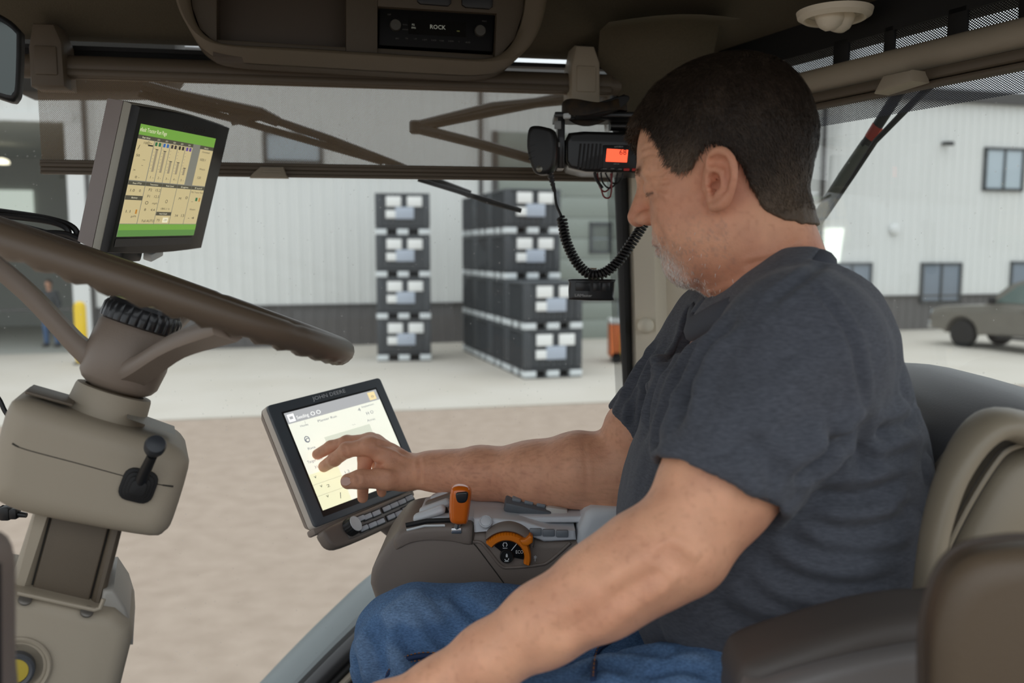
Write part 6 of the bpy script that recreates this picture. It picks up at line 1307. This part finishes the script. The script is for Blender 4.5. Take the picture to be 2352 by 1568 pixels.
dsp += crease(Vj, jeans, [([(985, 1375), (1030, 1420), (1075, 1465), (1112, 1492)], .005, .008), ([(945, 1388), (990, 1440), (1040, 1490), (1065, 1512)], .0055, .009), ([(905, 1425), (945, 1480), (990, 1530)], .005, .009), ([(850, 1420), (872, 1490), (892, 1568)], .007, .010), ([(1035, 1365), (1085, 1415), (1130, 1450)], .004, .008), ([(815, 1500), (830, 1550), (835, 1600)], .004, .010), ([(1420, 1502), (1480, 1490), (1545, 1502)], .004, .007), ([(1470, 1545), (1560, 1530), (1640, 1546)], .004, .007), ([(1330, 1540), (1390, 1520), (1450, 1535)], .004, .007)]); Vj = Vj + Nj * dsp[:, None]
cj = np.tile(L3((94, 126, 166)), (len(Vj), 1)); cj = blend(cj, .5 * np.clip(dsp / .004, 0, 1), (132, 158, 190)); cj = blend(cj, .45 * (vnoise(Vj * 25, 4) * .5 + .3), (66, 92, 128))  # raised folds lightened in the colour as a painted highlight, then random mottling
M_jean = tone_mat('denim', rough=.88, bump=.5, bscale=1100, var=.32, vscale=520, stretch=(.6, .6, 1.8), spec=.15)
jn = mesh_obj('jeans', Vj, Fj, M_jean, man, cj, MO)
M_js = mat('denim_seam', (40, 58, 92), .9); M_st = mat('orange_stitch', (150, 98, 50), .8)
s1 = [(888, 1556), (905, 1530), (935, 1513), (975, 1505), (1030, 1508), (1075, 1512)]; s2 = [(1404, 1470), (1376, 1490), (1366, 1520), (1362, 1560)]
for s_ in (s1, s2):
    seam(jeans, s_, .0030, 'seam', M_js, jn)
    q = [march(jeans, a, b) - MO for a, b in smooth_poly(s_, 9)]
    for dy in (-.0042, .0042):
        mb = MB()
        for a, b in list(zip(q[:-1], q[1:]))[::2]: mb.tube([a + np.array([0, -.0012, dy]), b + np.array([0, -.0012, dy])], .0006, 5)
        o_ = mb.build('stitching', M_st, jn)
for nm, dx in (('boot', .95), ('boot', .70)):
    mb = MB(); b_ = P(915 if dx > .9 else 600, 2600 if dx > .9 else 2500, dx); x, y = b_[0], b_[1]
    mb.pillow([(a, c) for a, c in smooth_poly([(-.17, -.03), (-.20, 0), (-.17, .04), (-.02, .045), (.07, .03), (.08, 0), (.06, -.035), (-.05, -.04)], 3, closed=True)], 0, .085, .02); mb.tube([(.02, 0, .06), (.015, 0, max(.12, b_[2] - 1.34 + .02))], .05, 14)
    mb.v = [(v_[0] + x - MO[0], v_[1] + y - MO[1], v_[2]) for v_ in mb.v]; mb.build(nm, mat('boot_leather', (70, 52, 38), .6), man, smooth=60)
print('jeans', len(Vj), _t.time() - _t0)
# ------------------------------------------------------------------ seats
M_leat = mat('beige_leather', (140, 130, 112), .42, bump=.07, bscale=320); M_leatd = mat('grey_leather', (104, 104, 106), .38, bump=.07, bscale=320)
M_seatb = mat('brown_seat', (92, 78, 62), .5, bump=.2, bscale=500)
def st_poly(Y, pts): return [P(a, b, Y) for a, b in pts]
SFr = Fr.at(2200, 1200, .90)
t = thing('driver_seat', 'driver seat with grey top pad and beige stitched leather side behind the man', 'seat', SFr)
I = SFr.inv
def seat_sec(px, py, Y0, Y1, r0): pass
# back cushion (dark grey centre), swept from seat to shoulders, wide in depth
def cush(path, Y, hw, th, m, name, k=14, parent=t, ex=3.0):
    """path of (px,py) along the cushion's middle; hw half-width in depth, th half-thickness (can vary)"""
    pts = smooth_poly(path, 5); n = len(pts); rows = []; ths = np.interp(np.linspace(0, 1, n), np.linspace(0, 1, len(th)), th); hws = np.interp(np.linspace(0, 1, n), np.linspace(0, 1, len(hw)), hw); Ys = np.interp(np.linspace(0, 1, n), np.linspace(0, 1, len(Y)), Y)
    for i, q in enumerate(pts):
        c_ = P(q[0], q[1], Ys[i]); a = P(*pts[max(i - 1, 0)], Ys[i]); b = P(*pts[min(i + 1, n - 1)], Ys[i]); tg = b - a; tg[1] = 0; tg /= np.linalg.norm(tg); nn_ = np.array([-tg[2], 0, tg[0]]); row = []
        for j in range(k * 2):
            an = math.pi * j / k; cx_, sy_ = math.cos(an), math.sin(an); sg = lambda v: math.copysign(abs(v) ** (2 / ex), v)
            row.append(I(c_ + np.array([0, 1, 0]) * hws[i] * sg(cx_) + nn_ * ths[i] * sg(sy_)))
        rows.append(row)
    mb = MB(); mb.loft(rows); return mb.build(name, m, parent, smooth=70)
cush([(2000, 1640), (2060, 1480), (2130, 1310), (2175, 1150), (2190, 1040), (2208, 985), (2255, 965), (2310, 1000), (2350, 1070)], [.95, .95, .96, .97, .97], [.20, .22, .24, .25, .24], [.05, .06, .062, .05, .035], M_leatd, 'back_cushion')
cush([(2105, 1480), (2128, 1340), (2150, 1210), (2186, 1095), (2240, 1005), (2300, 972), (2400, 1000)], [.70, .70, .705, .715, .725], [.014, .016, .018, .024, .030], [.007, .009, .010, .012, .016], M_leat, 'side_roll', ex=2.2)
cush([(2135, 1530), (2155, 1400), (2190, 1275), (2235, 1170), (2300, 1075), (2400, 1030)], [.77, .77, .775, .78], [.055, .06, .06, .05], [.034, .035, .034, .034], M_leat, 'side_bolster')
for off in (0, 13, 22):
    mb = MB(); mb.tube([I(P(a + off + 6, b + off * .25, .712 + (1300 - b) * .00002)) for a, b in smooth_poly([(2085, 1468), (2110, 1370), (2150, 1270), (2205, 1160), (2262, 1068), (2300, 1028), (2360, 1010)], 5)], .0006 if off != 13 else .0024, 6); mb.build('piping' if off == 13 else 'stitch_line', M_leat if off == 13 else M_line, t)
mb = MB(); mb.box(I(P(1750, 1830, .92)), (.52, .14, .5), r=.05, seg=4); mb.build('seat_cushion', M_leatd, t, smooth=60)
mb = MB(); c_ = I(P(1800, 1900, .92)); mb.box((c_[0], (1.34 - SFr.o[2] + c_[1] - .06) / 2, c_[2]), (.36, abs(1.34 - SFr.o[2] - c_[1] + .06), .36), r=.03); mb.build('pedestal', M_rubber, t)
# near armrest of the driver seat
AF2 = Fr.at(1900, 1500, .60)
mb = MB(); mb.pillow([tuple(AF2.l(a, b)) for a, b in smooth_poly([(1708, 1560), (1740, 1530), (1850, 1490), (1990, 1448), (2100, 1426), (2200, 1420), (2330, 1430), (2330, 1700), (1760, 1700), (1700, 1620)], 3, closed=True)], -.07, .0, .018); mb.v = [tuple(I(AF2.p(v_))) for v_ in mb.v]; mb.build('armrest', mat('armrest_dark', (72, 66, 62), .55, bump=.15, bscale=600), t, smooth=60)
mb = MB(); mb.pillow([tuple(AF2.l(a, b, .01)) for a, b in smooth_poly([(1715, 1600), (1760, 1572), (1900, 1530), (2080, 1492), (2200, 1482), (2330, 1490), (2330, 1760), (1720, 1760)], 3, closed=True)], -.02, .016, .012); mb.v = [tuple(I(AF2.p(v_))) for v_ in mb.v]; mb.build('armrest_pad', mat('armrest_grey', (104, 100, 98), .45), t, smooth=60)
# passenger seat back close to the camera
PF = Fr.at(2240, 1400, .46, yaw=-10)
t = thing('passenger_seat', 'brown padded backrest of the folded passenger seat in the near corner', 'seat', PF)
mb = MB(); mb.pillow([tuple(PF.l(a, b, -.03)) for a, b in smooth_poly([(2114, 1640), (2112, 1500), (2120, 1400), (2150, 1310), (2195, 1262), (2260, 1242), (2360, 1234), (2480, 1250), (2520, 1330), (2520, 1700), (2114, 1700)], 3, closed=True)], -.045, .0, .016); mb.build('backrest', M_seatb, t, smooth=60)
mb = MB(); mb.tube([PF.l3(a, b, -.012) for a, b in smooth_poly([(2117, 1640), (2114, 1500), (2122, 1402), (2152, 1308), (2198, 1258), (2262, 1239), (2360, 1231), (2480, 1247)], 4)], .0022, 8); mb.build('piping', mat('seat_piping', (60, 50, 42), .5), t)
mb = MB(); mb.box(tuple(np.array(PF.l3(2300, 2500, -.05))), (.16, .30, .08), r=.02); mb.build('support', M_seatb, t, smooth=60)
# green fender with the rear tyre outside
M_green = mat('green_paint', (58, 132, 58), .22, coat=.6)
GF = Fr.at(2330, 1170, 1.55)
t = thing('rear_fender', 'green rear fender of the tractor seen through the rear window', 'fender', GF)
rows = []
for a in np.linspace(math.radians(30), math.radians(165), 22):
    rows.append([(.5 + r_ * math.cos(a), -.62 + r_ * math.sin(a), z) for r_, z in ((.78, .06), (.80, .08), (.80, -.40), (.78, -.42))])
mb = MB(); mb.loft(rows); mb.build('shell', M_green, t, smooth=60)
mb = MB(); mb.box((.33, .13, .06), (.16, .035, .03), r=.008, R=Matrix.Rotation(.3, 3, 'Z')); mb.build('marker', mat('pale_green', (150, 190, 150), .3), t)
GT = Fr(GF.p((.5, -.62, -.2)), GF.R)
t = thing('tractor_wheel', 'dark ribbed rear tractor wheel under the green fender', 'wheel', GT)
mb = MB(); mb.lathe([(.35, -.2), (.66, -.19), (.71, -.12), (.715, .12), (.66, .19), (.35, .2)], 60, wob=lambda a, j: 1.0)
for k in range(30):
    a = k * 2 * math.pi / 30; mb.box((.725 * math.cos(a), .725 * math.sin(a), .08 if k % 2 else -.08), (.04, .05, .2), R=Matrix.Rotation(a, 3, 'Z') @ Matrix.Rotation(.5 if k % 2 else -.5, 3, 'X'))
mb.build('tire', mat('tire_rubber', (58, 58, 56), .85), t)
mb = MB(); mb.lathe([(.05, -.1), (.3, -.12), (.36, -.18), (.36, .18), (.3, .1), (.05, .06)], 40); mb.build('wheel_disc', mat('wheel_yellow', (210, 178, 40), .4), t)
# ------------------------------------------------------------------ the far figure in the doorway
fp = G(120, 799); fo = np.array([fp[0], fp[1], .05])
fig = thing('person', 'person in blue jeans and dark jacket standing in the open doorway', 'person', Fr(fo, np.eye(3)))
def fj(p):
    d = chain(p, [((-.10, 0, .92), .105), ((-.13, -.02, .5), .075), ((-.15, .03, .10), .062)], .03); e = chain(p, [((.09, 0, .92), .105), ((.13, .02, .5), .075), ((.16, .0, .10), .062)], .03); return smin(smin(d, e, .04), ell(p, (0, 0, .95), (.17, .12, .12)), .05)
def ft(p):
    d = smin(ell(p, (0, 0, 1.12), (.17, .12, .2)), ell(p, (0, 0, 1.32), (.19, .12, .17)), .08)
    for s_ in (-1, 1): d = smin(d, chain(p, [((s_ * .17, 0, 1.43), .065), ((s_ * .25, .02, 1.15), .055), ((s_ * .21, -.10, .95), .045)], .02), .04)
    return d
def fb(p):
    d = smin(ell(p, (0, -.01, 1.66), (.075, .095, .115)), rc(p, (0, .01, 1.42), (0, 0, 1.58), .06, .055), .03); d = smin(d, ell(p, (0, -.10, 1.64), (.014, .02, .02)), .02)
    for s_ in (-1, 1):
        d = smin(d, ell(p, (s_ * .077, 0, 1.65), (.012, .02, .032)), .01)
        h_ = np.array((s_ * .20, -.12, .90)); d = np.minimum(d, rc(p, (s_ * .21, -.09, .97), h_, .03, .036))
        for k in range(4): d = smin(d, rc(p, h_ + (0, -.02 + .016 * k, -.02), h_ + (0, -.03 + .018 * k, -.09), .010, .008), .008)
        d = smin(d, rc(p, h_ + (0, -.03, 0), h_ + (0, -.06, -.05), .012, .009), .008)
    return d
def fh(p): return np.maximum(ell(p, (0, .005, 1.675), (.083, .102, .118)), -(p[:, 2] - 1.66 - p[:, 1] * -.6))
for nm, fn_, lo, hi, h_, c_ in (('body', fb, (-.32, -.24, .74), (.32, .16, 1.82), .009, (196, 150, 124)), ('jacket', ft, (-.38, -.24, .82), (.38, .2, 1.58), .016, (70, 72, 74)), ('jeans', fj, (-.28, -.2, .0), (.30, .2, 1.14), .016, (84, 112, 150)), ('hair', fh, (-.12, -.14, 1.5), (.12, .14, 1.84), .009, (60, 46, 36))):
    v_, f_ = polygonise(fn_, lo, hi, h_, B=12); mesh_obj(nm, v_, f_, mat('figure_' + nm, c_, .85), fig)
for s_ in (-1, 1):
    mb = MB(); mb.box((s_ * .155, -.03, .035), (.10, .27, .09), r=.035); mb.build('shoe', M_trimd, fig)
